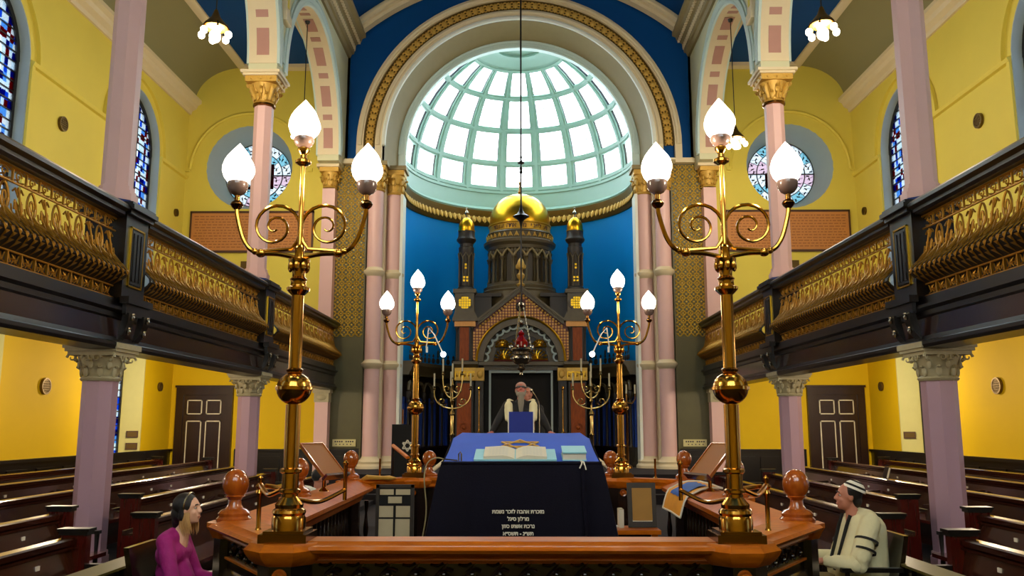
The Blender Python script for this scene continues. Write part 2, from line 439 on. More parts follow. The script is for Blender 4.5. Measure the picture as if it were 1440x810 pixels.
# floor
f = MB().box(-10.2, 10.2, -3.0, 24.2, -0.2, 0.0).build('floor', 'dark_carpet', None, 0); struct(f)
f = MB(); f.box(-4.9, 4.9, 21.0, 24.0, 0.0, 0.65); f.box(-3.95, 3.95, 24.0, 24.6, 0.0, 0.65)
f.lathe([(0.0, 0.0), (0.0, 0.65), (3.6, 0.65), (3.6, 0.0)], (0, 24.6, 0), 24, 0, PI, close=True)
f.box(-4.6, 4.6, 20.65, 21.0, 0, 0.43); f.box(-4.6, 4.6, 20.3, 20.65, 0, 0.22)
struct(f.build('floor', 'dark_carpet', None, 0))
for S, side in ((-1, 'left'), (1, 'right')):
    # raised pew platforms
    p = MB(); p.box(S * 3.4, S * 9.7, -3, 22.6, 0.0, 0.10); p.box(S * 7.2, S * 9.7, -3, 22.6, 0.1, 0.17)
    struct(p.build('floor', 'dark_carpet', None, 0))
    # ---------------- side wall with two rows of openings
    w = MB(); x0, x1 = S * 9.7, S * 10.25; r = WR
    edges = [-3.0] + [v for c in WY for v in (c - r, c + r)] + [24.3]
    for i in range(0, len(edges), 2): w.box(x0, x1, edges[i], edges[i + 1], 3.8, 12.6)
    for c in WY:
        w.box(x0, x1, c - r, c + r, 3.8, 5.3); w.archfill('x', c, 8.95, r, r, r, 12.6, x0, x1)
    wall = struct(w.build('wall_' + side, 'yellow_wall', None, 30))
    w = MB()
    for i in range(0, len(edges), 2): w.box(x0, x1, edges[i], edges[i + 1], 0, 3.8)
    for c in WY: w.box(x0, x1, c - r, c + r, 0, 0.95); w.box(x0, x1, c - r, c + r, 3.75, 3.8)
    struct(w.build('wall_' + side, 'yellow_wall_lamplit', None, 30))
    # string course, hoods, vents
    t = MB()
    for i in range(0, len(edges), 2): t.prism([(0, 8.88), (0.07, 8.90), (0.10, 8.97), (0, 9.02)], 'y', edges[i], edges[i + 1])
    t.v = [(S * (9.7 - q[0]), q[1], q[2]) for q in t.v]
    for c in WY:
        t.band('x', c, 8.95, 1.62, 1.76, S * 9.62, S * 9.70, n=24)
        for e in (-1, 1): t.box(S * 9.64, S * 9.70, c + e * 1.40, c + e * 1.50, 5.3, 8.9)
    struct(t.build('trim_1' if S < 0 else 'trim_2', 'yellow_wall', None))
    # cornice along the wall head
    t = MB(); t.prism([(0, 10.85), (0.06, 10.85), (0.08, 10.95), (0.2, 11.02), (0.24, 11.12), (0.34, 11.18), (0.34, 11.28), (0, 11.28)], 'y', -3, EY)
    t.v = [(S * (9.7 - q[0]), q[1], q[2]) for q in t.v]
    struct(t.build('trim_3' if S < 0 else 'trim_4', 'cream', None))
    # aisle ceiling: cove, trim, flat blue field
    t = MB(); P = [(9.55 - 1.35 * (1 - math.cos(a)), 11.25 + 1.05 * math.sin(a)) for a in linspace(0, PI / 2, 12)]
    t.prism(P + [(8.2, 12.5), (9.9, 12.5), (9.9, 11.25)], 'y', -3, EY + .1); t.v = [(S * q[0], q[1], q[2]) for q in t.v]
    struct(t.build('ceiling', 'cove_grey', None, 40))
    t = MB(); t.box(S * 5.6, S * 8.2, -3, EY + .1, 12.34, 12.5); struct(t.build('ceiling', 'blue_vault', None, 0))
    t = MB()
    for xa in (8.2, 5.8): t.prism([(xa - .13, 12.34), (xa - .13, 12.29), (xa - .05, 12.24), (xa + .09, 12.24), (xa + .13, 12.3), (xa + .13, 12.34)], 'y', -3, EY)
    t.prism([(EY, 12.34), (EY - .2, 12.34), (EY - .18, 12.24), (EY, 12.2)], 'x', 5.7, 8.2)
    t.v = [(S * q[0], q[1], q[2]) for q in t.v]
    struct(t.build('trim_5' if S < 0 else 'trim_6', 'cream', None))
    # dado
    d = MB(); d.box(S * 9.64, S * 9.7, -3, EY, 0.1, 1.12); d.box(S * 9.58, S * 9.7, -3, EY, 1.12, 1.18)
    d.box(S * 4.4, S * 7.86, EY - .06, EY, 0.1, 1.12); d.box(S * 4.4, S * 7.84, EY - .12, EY, 1.12, 1.18)
    for y in linspace(0.5, 22.5, 23): d.box(S * 9.61, S * 9.65, y - .35, y + .35, 0.25, 0.98)
    for x in linspace(4.9, 7.5, 5): d.box(S * (x - .26), S * (x + .26), EY - .09, EY - .05, 0.25, 0.98)
    struct(d.build('baseboard_' + side, 'dado_wood', None, 0))
    # ---------------- east wall of the aisle, with a round opening
    w = MB(); c = S * 7.85
    w.holewall('y', c, 9.25, 1.26, 1.83, 7.4, 11.2, EY, EY + .6)
    w.box(S * 9.68, S * 10.2, EY, EY + .6, 3.8, 12.6); w.box(S * 5.0, S * 6.02, EY, EY + .6, 3.8, 12.6)
    w.box(S * 6.02, S * 9.68, EY, EY + .6, 11.2, 12.6)
    w.box(S * 6.02, S * 9.68, EY, EY + .6, 3.8, 7.4)
    struct(w.build('wall_back', 'yellow_wall', None, 0))
    w = MB(); w.box(S * 5.0, S * 10.2, EY, EY + .6, 0, 3.8); struct(w.build('wall_back', 'yellow_wall_lamplit', None, 0))
    t = MB(); t.roll('y', c, 9.16, 1.72, EY - .02, .05, 0, PI, 36, 6)
    for a, b in ((6.0, 6.13), (9.57, 9.72)): t.box(S * a, S * b, EY - .07, EY, 9.10, 9.20)
    struct(t.build('trim_7' if S < 0 else 'trim_8', 'yellow_wall', None))
    # rose window: splayed reveal, leads, panes
    wn = sroot('window_%d' % (2 if S < 0 else 3), (c, EY + .9, 9.25))
    m = MB(); m.lathe([(1.27, 0), (1.0, .88), (1.0, 1.0), (1.6, 1.0), (1.6, .6), (1.27, .6)], (0, 0, 0), 40, close=True)
    m.xf(Matrix.Translation((c, EY, 9.25)) @ Matrix.Rotation(-PI / 2, 4, 'X'))
    m.build('reveal', 'reveal_grey', wn)
    yy = EY + .9; ld = MB()
    for rr in (.99, .72, .40): ld.band('y', c, 9.25, rr - .012, rr + .012, yy - .02, yy + .02, 0, 2 * PI, 40)
    ld.box(c - 1, c + 1, yy - .025, yy + .025, 9.235, 9.265)
    rings = [(0.0, .40, 4), (.40, .72, 10), (.72, .99, 16)]; k = 0
    for (ra, rb, nn) in rings:
        for i in range(nn):
            a0, a1 = 2 * PI * i / nn, 2 * PI * (i + 1) / nn
            ld.tube([(c + ra * math.cos(a0), yy, 9.25 + ra * math.sin(a0)), (c + rb * math.cos(a0), yy, 9.25 + rb * math.sin(a0))], .009, 4)
            pm = MB(); pm.band('y', c, 9.25, max(ra, .001), rb, yy - .005, yy + .005, a0, a1, 3)
            mt = {0: 'rose_centre', 1: ('pane_white', 'pane_cyan', 'pane_white', 'rose_centre', 'pane_pinkish')[i % 5],
                  2: ('pane_white', 'pane_cyan', 'pane_white', 'pane_pinkish')[i % 4]}[k]
            pm.build('pane', mt, wn, 0)
            if k:   # small leaded fragments in each light
                am = (a0 + a1) / 2; rm = (ra + rb) / 2
                for q, (da, dr, mm) in enumerate(((-.3, .05, 'pane_blue'), (.3, -.05, 'pane_red'), (.05, .0, 'pane_amber'))):
                    aa = am + da * (a1 - a0); r2 = rm + dr
                    g = MB(); g.obox((c + r2 * math.cos(aa), yy - .008, 9.25 + r2 * math.sin(aa)), (.09, .008, .035), (0, -aa + q * .9 + i, 0))
                    g.build('pane_fragment', mm, wn, 0)
                    ld.tube([(c + (r2 - .06) * math.cos(aa - .05), yy, 9.25 + (r2 - .06) * math.sin(aa - .05)), (c + (r2 + .1) * math.cos(aa + .1), yy, 9.25 + (r2 + .1) * math.sin(aa + .1))], .007, 4)
        k += 1
    # red figures in the middle lights
    for (u, v, ww, hh) in ((-.42, -.20, .11, .46), (.40, -.03, .12, .78), (.26, -.36, .30, .11), (-.28, -.38, .22, .10), (.22, -.22, .14, .14)):
        g = MB(); g.obox((c + u, yy - .012, 9.25 + v), (ww, .01, hh)); g.build('red_pane', 'pane_scarlet', wn, 0)
    ld.build('leading', 'lead', wn, 0)
    # ---------------- side windows, upper and lower
    for i, wc in enumerate(WY):
        n0 = 4 + (0 if S < 0 else 8) + i * 2
        wn = sroot('window_%d' % n0, (S * 9.97, wc, 5.3))
        m = MB()
        for e in (-1, 1): m.box(S * 9.69, S * 10.26, wc + e * 1.40, wc + e * 1.37, 5.3, 8.95)
        m.band('x', wc, 8.95, 1.37, 1.40, S * 9.69, S * 10.26, n=20); m.box(S * 9.69, S * 10.26, wc - 1.40, wc + 1.40, 5.27, 5.33)
        m.build('reveal', 'reveal_grey', wn)
        g = MB(); g.box(S * 9.93, S * 9.94, wc - 1.37, wc + 1.37, 5.3, 8.95); g.band('x', wc, 8.95, .001, 1.37, S * 9.93, S * 9.94, n=20)
        tag(g.build('leaded_glass', 'leaded', wn, 0), kind='stuff')
        b = MB()
        for y in linspace(wc - 1.34, wc + 1.34, 4): b.box(S * 9.90, S * 9.96, y - .05, y + .05, 5.3, 9.0 + (1.05 if abs(y - wc) < 1 else 0))
        for z in linspace(5.5, 9.9, 23): b.box(S * 9.91, S * 9.95, wc - 1.34, wc + 1.34, z - .012, z + .012) if z < 9 else None
        for z in linspace(9.1, 10.15, 6):
            h = math.sqrt(max(0, 1.34 ** 2 - (z - 8.95) ** 2)); b.box(S * 9.91, S * 9.95, wc - h, wc + h, z - .012, z + .012)
        b.band('x', wc, 8.95, 1.27, 1.37, S * 9.89, S * 9.97, n=20)
        b.build('lead_bars', 'lead', wn, 0)
        wn = sroot('window_%d' % (n0 + 1), (S * 9.97, wc, .95))
        m = MB()
        for e in (-1, 1): m.prism([(S * 9.69, wc + e * 1.41), (S * 9.69, wc + e * 1.37), (S * 10.16, wc + e * 1.12), (S * 10.24, wc + e * 1.12), (S * 10.24, wc + e * 1.41)], 'z', .95, 3.75)
        m.prism([(S * 9.69, .93), (S * 9.69, .97), (S * 10.16, 1.1), (S * 10.16, .93)], 'y', wc - 1.4, wc + 1.4); m.box(S * 9.69, S * 10.26, wc - 1.40, wc + 1.40, 3.72, 3.76)
        m.v = [(q_[0], q_[1], q_[2]) for q_ in m.v]
        m.build('reveal', 'reveal_daylit', wn, 0)
        g = MB(); g.box(S * 10.15, S * 10.16, wc - 1.14, wc + 1.14, .95, 3.75); tag(g.build('leaded_glass', 'leaded', wn, 0), kind='stuff')
        b = MB()
        for y in linspace(wc - 1.1, wc + 1.1, 5): b.box(S * 10.12, S * 10.17, y - .035, y + .035, .95, 3.75)
        for z in linspace(1.1, 3.6, 15): b.box(S * 10.13, S * 10.16, wc - 1.1, wc + 1.1, z - .012, z + .012)
        b.build('lead_bars', 'lead', wn, 0)
    # ---------------- nave arcade wall
    xa, xb = S * 5.07, S * 5.67
    w = MB()
    for i in range(3):
        c = (CY[i] + CY[i + 1]) / 2
        w.archfill('x', c, 9.35, 2.72, 3.05, 3.05, 13.5, xa, xb, 32)
    w.box(xa, xb, CY[3], EY, 9.35, 13.5); w.box(xa, xb, -3, CY[0], 9.35, 13.5)
    for y in CY[:3]: w.box(xa, xb, y - .33, y + .33, 9.18, 9.36)
    w.box(xa, xb, CY[3] - .33, EY, 9.18, 9.36)
    aw = struct(w.build('wall_arcade_' + side, 'arcade_paint', None, 30))
    # arch mouldings on both faces, daylight's blue-green cast put into the colour
    m = MB()
    for i in range(3):
        c = (CY[i] + CY[i + 1]) / 2
        for xf_, d in ((S * 5.07, -S), (S * 5.67, S)):
            m.roll('x', c, 9.35, 2.76, xf_, .055, 0, PI, 40, 6)
            m.band('x', c, 9.35, 2.80, 2.93, xf_, xf_ + d * .05, n=40)
        m.roll('x', c, 9.35, 3.02, S * 5.05, .03, 0.05, PI - .05, 40, 6)
    m.build('arch_moulding', 'pale_plaster', aw)
    m = MB()
    for i in range(3): m.band('x', (CY[i] + CY[i + 1]) / 2, 9.35, 2.705, 2.74, S * 5.075, S * 5.665, n=40)
    m.build('arch_soffit', 'cream', aw)
    lo = MB(); lo.band('x', 0, 0, 2.695, 2.73, S * 5.24, S * 5.50, -.105, .105, 6); me_l = lo.mesh('soffit_panel', 'panel_pink', 0)
    sh = MB(); sh.band('x', 0, 0, 2.695, 2.73, S * 5.24, S * 5.50, -.028, .028, 2); me_s = sh.mesh('soffit_panel', 'panel_pink', 0)
    for i in range(3):
        c = (CY[i] + CY[i + 1]) / 2; a = .17; k = 0
        while a < PI - .12:
            place(me_l if k % 2 == 0 else me_s, 'soffit_panel', aw, (0, c, 9.35), (a, 0, 0)); a += .215; k += 1
    # pilaster strips between the arches and the carved nave cornice
    m = MB()
    for y in CY[:3]:
        m.box(S * 4.98, S * 5.07, y - .16, y + .16, 10.6, 12.7); m.box(S * 4.95, S * 5.07, y - .2, y + .2, 10.4, 10.6)
        m.cur = 1; m.box(S * 4.97, S * 4.99, y - .06, y + .06, 10.75, 12.5); m.cur = 0
    m.build('pilaster_strip', ['cream', 'yellow_wall'], aw, 0)
    m = MB(); m.prism([(5.10, 12.6), (5.0, 12.6), (4.96, 12.7), (4.9, 12.72), (4.84, 13.0), (4.7, 13.08), (4.66, 13.2), (4.56, 13.24), (4.56, 13.36), (5.10, 13.36)], 'y', -3, EY)
    m.v = [(S * q[0], q[1], q[2]) for q in m.v]; m.build('cornice', 'arch_stone', aw)
    lf = MB()
    for y in linspace(9.0, 23.6, 98): lf.ball((S * 4.86, y, 12.87), .055, 6, 4, (.5, .9, 2.0)); lf.box(S * 4.7, S * 4.76, y - .03, y + .03, 13.0, 13.08)
    tag(lf.build('carved_leaves', 'cream', aw), kind='stuff')

# ---------------- west wall behind the camera; unseen, added to deepen reflections, its three tall windows for fill
w = MB(); w.box(-10.2, 10.2, -3.4, -3, 0, 5.5); w.box(-10.2, -3.9, -3.4, -3, 5.5, 15.6); w.box(3.9, 10.2, -3.4, -3, 5.5, 15.6)
for c in (-2.6, 0, 2.6): w.archfill('y', c, 10.5, 1.0, 1.3, 1.3, 15.6, -3.4, -3)
for c in (-1.3, 1.3): w.box(c - .3, c + .3, -3.4, -3, 5.5, 10.5)
for c in (-3.75, 3.75): w.box(c - .15, c + .15, -3.4, -3, 5.5, 10.5)
struct(w.build('wall_front', 'yellow_wall', None, 0))
for i, c in enumerate((-2.6, 0, 2.6)):
    wn = sroot('window_%d' % (20 + i), (c, -3.2, 5.5)); m = MB(); m.box(c - 1, c + 1, -3.21, -3.2, 5.5, 10.5); m.band('y', c, 10.5, .001, 1.0, -3.21, -3.2, n=16); m.build('glass', 'pane_clear', wn, 0)
    m = MB(); m.box(c - .03, c + .03, -3.25, -3.15, 5.5, 11.5)
    for z in linspace(5.5, 10.5, 6): m.box(c - 1, c + 1, -3.25, -3.15, z - .03, z + .03)
    m.build('frame', 'lead', wn, 0)

# ---------------- nave vault with ribs
Rv = 7.43; zc = 13.3 + 2.0 - Rv; hv = math.asin(5.07 / Rv)
v = MB(); v.band('y', 0, zc, Rv, Rv + .15, -3, EY + .1, PI / 2 - hv, PI / 2 + hv, 32); struct(v.build('ceiling', 'blue_vault', None, 40))
v = MB()
for y in (4.9, 11.0, 17.1, 23.45):
    v.band('y', 0, zc, Rv - .22, Rv, y - .25, y + .25, PI / 2 - hv + .02, PI / 2 + hv - .02, 32)
    v.band('y', 0, zc, Rv - .32, Rv - .2, y - .13, y + .13, PI / 2 - hv + .02, PI / 2 + hv - .02, 32)
    v.roll('y', 0, zc, Rv - .1, y - .26, .06, PI / 2 - hv + .02, PI / 2 + hv - .02, 32, 6)
struct(v.build('trim_9', 'cream', None))

# ---------------- east wall of the nave with the great arch
w = MB(); w.archfill('y', 0, ZC, 3.92, 5.07, 5.07, 15.6, EY, EY + .5, 48)
for S in (-1, 1): w.box(S * 3.92, S * 5.07, EY, EY + .5, 9.3, ZC)
back = struct(w.build('wall_back', 'blue_vault', None, 30))
w = MB()
for S in (-1, 1): w.box(S * 3.98, S * 5.3, EY - .002, EY + .5, 0, 9.3)
struct(w.build('wall_back', 'olive_wall', None, 0))
# archivolt: cream roll, gold carved band, cream and white mouldings
m = MB(); m.band('y', 0, ZC, 4.52, 4.72, EY - .16, EY, n=56); m.roll('y', 0, ZC, 4.62, EY - .16, .07, 0, PI, 56, 8)
m.band('y', 0, ZC, 3.98, 4.18, EY - .16, EY, n=56); m.roll('y', 0, ZC, 4.10, EY - .16, .06, 0, PI, 56, 8)
for S in (-1, 1):
    m.box(S * 4.52, S * 4.72, EY - .16, EY, 9.3, ZC); m.box(S * 3.98, S * 4.18, EY - .16, EY, 9.3, ZC)
    m.box(S * 4.3, S * 5.07, EY - .24, EY, 9.28, 9.42)
m.build('archivolt', 'cream', back)
m = MB(); m.roll('y', 0, ZC, 3.94, EY - .12, .07, 0, PI, 56, 8); m.build('white_roll', 'white_paint', back)
m = MB(); m.band('y', 0, ZC, 4.18, 4.52, EY - .08, EY, n=56); m.build('gold_band', 'bronze', back)
u = MB(); u.ball((0, 0, 0), .085, 6, 4, (1, .5, 1.3)); u.ball((.0, 0, .0), .05, 6, 4, (2.4, .6, .7)); u.tube([(-.13, 0, .1), (0, 0, .05), (.13, 0, .1)], .02, 4)
u.tube([(-.13, 0, -.1), (0, 0, -.05), (.13, 0, -.1)], .02, 4); me = u.mesh('arch_rosette', 'gilt_cap', 40)
for i in range(68):
    a = PI * (i + .5) / 68; place(me, 'arch_rosette', back, (4.35 * math.cos(a), EY - .1, ZC + 4.35 * math.sin(a)), (0, PI / 2 - a, 0))
# hollow grey soffit between the two arches and the plaster jambs below it
m = MB(); P = [(3.92, 0), (3.84, .25), (3.70, .5), (3.62, .75)]
vs = []; fs = []
for i in range(57):
    a = PI * i / 56
    for (r, d) in P + [(4.05, .75), (4.05, 0)]: vs.append((r * math.cos(a), EY + d, ZC + r * math.sin(a)))
k = 6
for i in range(56):
    for q in range(k): fs.append((i * k + q, i * k + (q + 1) % k, (i + 1) * k + (q + 1) % k, (i + 1) * k + q))
m.add(vs, fs)
for S in (-1, 1):
    m.prism([(S * 4.05, EY), (S * 3.92, EY), (S * 3.84, EY + .25), (S * 3.70, EY + .5), (S * 3.62, EY + .75), (S * 4.05, EY + .75)], 'z', 9.3, ZC)
m.build('arch_soffit', 'arch_stone', back)
# the inner arch, pale moulded ring at the mouth of the apse
m = MB(); yy = EY + .75
m.band('y', 0, ZC, 3.40, 3.75, yy, yy + .2, n=56); m.roll('y', 0, ZC, 3.60, yy, .045, 0, PI, 56, 6); m.roll('y', 0, ZC, 3.44, yy + .02, .04, 0, PI, 56, 6)
for r in (3.50, 3.54): m.roll('y', 0, ZC, r, yy, .02, 0, PI, 56, 5)
for S in (-1, 1): m.box(S * 3.40, S * 3.75, yy, yy + .2, 9.0, ZC)
struct(m.build('trim_10', 'pale_plaster', None))
# jamb walls behind the shafts
m = MB()
for S in (-1, 1):
    m.box(S * 3.56, S * 4.3, EY + .5, EY + 1.0, 0, 9.3); m.box(S * 3.86, S * 3.98, EY + .05, EY + .5, .65, 9.3)
struct(m.build('wall_chancel', 'cream', None, 0))

# ---------------- apse: blue half-round wall, cornice, white drum, glazed half dome
AC = (0, 24.6, 0)
m = MB(); m.lathe([(3.55, .65), (3.55, 8.6), (3.8, 8.6), (3.8, .65)], AC, 48, 0, PI, close=True); struct(m.build('wall_apse', 'blue_apse', None, 30))
m = MB(); m.lathe([(3.55, 8.95), (3.42, 8.95), (3.36, 9.02), (3.42, 9.10), (3.46, 9.12), (3.48, 9.70), (3.8, 9.70), (3.8, 8.95)], AC, 48, 0, PI, close=True)
m.lathe([(3.48, 9.60), (3.44, 9.62), (3.44, 9.70), (3.6, 9.70)], AC, 48, 0, PI, close=True)
struct(m.build('trim_11', 'dome_paint', None))
m = MB(); m.lathe([(3.56, 8.46), (3.50, 8.46), (3.46, 8.52), (3.46, 8.60), (3.38, 8.86), (3.36, 8.96), (3.56, 8.96)], AC, 48, 0, PI, close=True)
cn = struct(m.build('trim_12', 'bronze', None))
u = MB(); u.ball((0, 0, 0), .07, 6, 4, (.9, .5, 2.0)); u.ball((0, -.02, .17), .045, 6, 4); u.tube([(-.09, 0, .1), (-.05, 0, -.1), (0, -.02, -.17), (.05, 0, -.1), (.09, 0, .1)], .018, 4)
me = u.mesh('cornice_leaf', 'gilt_cap', 40)
for i in range(58):
    a = PI * (i + .5) / 58; place(me, 'cornice_leaf', cn, (3.41 * math.cos(a), 24.6 + 3.41 * math.sin(a), 8.70), (-.3, 0, a - PI / 2), None)
# dome lattice
dm = sroot('window_1', (0, 24.6, 9.7)); R = 3.5; T = .16; NZ = 9
Ph = [math.radians(x) for x in (1.2, 14.5, 31.5, 49, 66)]
def dp(r, az, ph): return (r * math.cos(ph) * math.cos(az), 24.6 + r * math.cos(ph) * math.sin(az), 9.70 + (r + .3) * math.sin(ph))
def dpatch(M_, a0, a1, p0, p1, r0, r1, na, npx):
    vs = []; fs = []
    for j in range(npx + 1):
        for i in range(na + 1):
            az = a0 + (a1 - a0) * i / na; ph = p0 + (p1 - p0) * j / npx
            vs.append(dp(r0, az, ph)); vs.append(dp(r1, az, ph))
    W = (na + 1) * 2
    for j in range(npx):
        for i in range(na):
            a = j * W + i * 2
            fs += [(a, a + 2, a + W + 2, a + W), (a + 1, a + W + 1, a + W + 3, a + 3)]
    for j in range(npx):
        a = j * W; fs.append((a, a + W, a + W + 1, a + 1)); a = j * W + na * 2; fs.append((a, a + 1, a + W + 1, a + W))
    for i in range(na):
        a = i * 2; fs.append((a, a + 1, a + 3, a + 2)); a = npx * W + i * 2; fs.append((a, a + 2, a + 3, a + 1))
    M_.add(vs, fs)
hw = math.radians(2.4)
for i in range(NZ + 1):
    az = PI * i / NZ; a0, a1 = max(0, az - hw), min(PI, az + hw)
    m = MB(); dpatch(m, a0, a1, 0, Ph[-1], R, R + T, 2, 16); dpatch(m, max(0, az - .015), min(PI, az + .015), 0, Ph[-1], R - .04, R, 1, 16); m.build('rib', 'dome_paint', dm, 30)
for j, ph in enumerate(Ph):
    h0 = math.radians(1.5); m = MB(); dpatch(m, 0, PI, ph - h0, ph + h0, R - .005, R + T - .01, 54, 1); dpatch(m, 0, PI, ph - .01, ph + .01, R - .04, R, 54, 1); m.build('glazing_ring', 'dome_paint', dm, 30)
m = MB(); dpatch(m, 0, PI, Ph[-1], PI / 2, R, R + .1, 54, 8); dpatch(m, 0, PI, Ph[-1] + .16, Ph[-1] + .20, R - .08, R, 54, 1); dpatch(m, 0, PI, Ph[-1] + .34, Ph[-1] + .37, R - .05, R, 54, 1)
m.build('crown', 'dome_paint', dm, 40)
for i in range(NZ):
    for j in range(4):
        a0, a1 = PI * i / NZ + hw, PI * (i + 1) / NZ - hw; p0, p1 = Ph[j] + .026, Ph[j + 1] - .026
        m = MB(); dpatch(m, a0 - .01, a1 + .01, p0 - .01, p1 + .01, R + .09, R + .10, 3, 2); pn = m.build('pane', 'pane_clear', dm, 0)
        # dark strip imitating the depth shadow beside a pane and an etched ornament
        b = MB(); aa = a0 if i > 4 else a1
        for e in ((a0, a1) if i == 4 else (aa,)): dpatch(b, e - .006, e + .006, p0, p1, R + .03, R + .09, 1, 2)
        b.build('pane_shadow_line', 'lead', pn, 0)
        if j in (1, 2) and 1 <= i <= 7:
            am, pm = (a0 + a1) / 2, (p0 + p1) / 2; e = MB()
            for q in range(6):
                t = 2 * PI * q / 6; e.ball(dp(R + .08, am + .045 * math.cos(t) / math.cos(pm), pm + .045 * math.sin(t)), .022, 6, 4)
            e.build('etched_star', 'pane_etched', pn)
# ---------------- gold patterned panels beside the chancel
for S in (-1, 1):
    g = MB(); g.box(S * 4.40, S * 5.24, EY - .05, EY, 1.2, 9.28); g.box(S * 4.36, S * 4.40, EY - .1, EY, .65, 9.28)
    gp = struct(g.build('trim_13' if S < 0 else 'trim_14', 'olive_wall', None, 0))
    u = MB()
    for a in (0, PI / 2, PI, 3 * PI / 2):
        u.tube([(.065 * math.cos(a + t) + .05 * math.cos(a), 0, .065 * math.sin(a + t) + .05 * math.sin(a)) for t in linspace(-1.9, 1.9, 7)], .014, 4)
    u.ball((0, 0, 0), .03, 6, 4, (1, .4, 1)); u.ball((.105, 0, .105), .025, 4, 4, (1, .4, 1))
    me = u.mesh('gilt_motif', 'gilt_bright', 40)
    for i in range(4):
        for z in linspace(4.4, 9.12, 23): place(me, 'gilt_motif', gp, (S * (4.505 + i * .21), EY - .06, z))
# ================================================================== COLUMNS
def octo(mb, r, z0, z1, c): mb.lathe([(r, z0), (r, z1)], (c[0], c[1], 0), 8, phase=PI / 8)
def capital(mb, c, z0, z1, r, w, n_leaf=8, vol=True):
    """leafy capital: bell, two rows of leaves, corner scrolls; abacus added apart"""
    h = z1 - z0
    mb.lathe([(r + .03, z0), (r + .05, z0 + .03), (r + .02, z0 + .06), (r * .98, z0 + .1 * h), (r + .06, z0 + .6 * h), (w * .46, z1)], (c[0], c[1], 0), 16)
    for k in range(n_leaf):
        a = 2 * PI * (k + .5) / n_leaf; ca, sa = math.cos(a), math.sin(a)
        for (dr, zz, s_) in ((.03, .32, 1.0), (.08, .55, .8)):
            rr = r + dr; a2 = a + (0 if zz < .5 else PI / n_leaf)
            M_ = Euler((0, 0, a2)).to_matrix()
            mb.ball((c[0] + rr * math.cos(a2), c[1] + rr * math.sin(a2), z0 + zz * h), h * .2 * s_, 6, 5, (.35, .55, 1.0), M_)
            mb.ball((c[0] + (rr + .04) * math.cos(a2), c[1] + (rr + .04) * math.sin(a2), z0 + (zz + .17) * h), h * .08, 6, 4, (1, 1, .7), M_)
    if vol:
        for k in range(8):
            a = PI / 4 * k; rr = w * (.56 if k % 2 else .44)
            cx, cy, cz = c[0] + rr * math.cos(a), c[1] + rr * math.sin(a), z1 - .2 * h
            t = Vector((-math.sin(a), math.cos(a), 0)) if k % 2 == 0 else Vector((math.cos(a), math.sin(a), 0))
            for sg in ((-1, 1) if k % 2 == 0 else (1,)):
                P = []
                for q in range(12):
                    th = q * .62; rad = h * .17 * (1 - q / 14)
                    o_ = t * (sg * (rad * math.cos(th) + (h * .19 if k % 2 == 0 else 0)))
                    P.append((cx + o_.x, cy + o_.y, cz + rad * math.sin(th)))
                mb.tube(P, [h * .05 * (1 - q / 18) for q in range(12)], 5)
def abacus(mb, c, z0, z1, w):
    h = z1 - z0
    for (a, b, ww) in ((0, .3, .86), (.3, .55, .94), (.55, 1, 1.0)):
        mb.box(c[0] - w * ww / 2, c[0] + w * ww / 2, c[1] - w * ww / 2, c[1] + w * ww / 2, z0 + a * h, z0 + b * h)
labs_lo = {(-1, 1): 'mauve eight-sided column under the left gallery, near, beside the open pew end', (1, 1): 'mauve eight-sided column under the right gallery, near, behind the seated man',
           (-1, 2): 'mauve eight-sided column under the left gallery, farther, right of the panelled door', (1, 2): 'mauve eight-sided column under the right gallery, farther, left of the panelled door'}
labs_up = {(-1, 1): 'tall pink upper column on the left gallery, nearer one, running out of view', (1, 1): 'tall pink upper column on the right gallery, nearer one, running out of view',
           (-1, 2): 'pink upper column on the left gallery with gilt leaf capital, before the round window', (1, 2): 'pink upper column on the right gallery with gilt leaf capital, before the round window'}
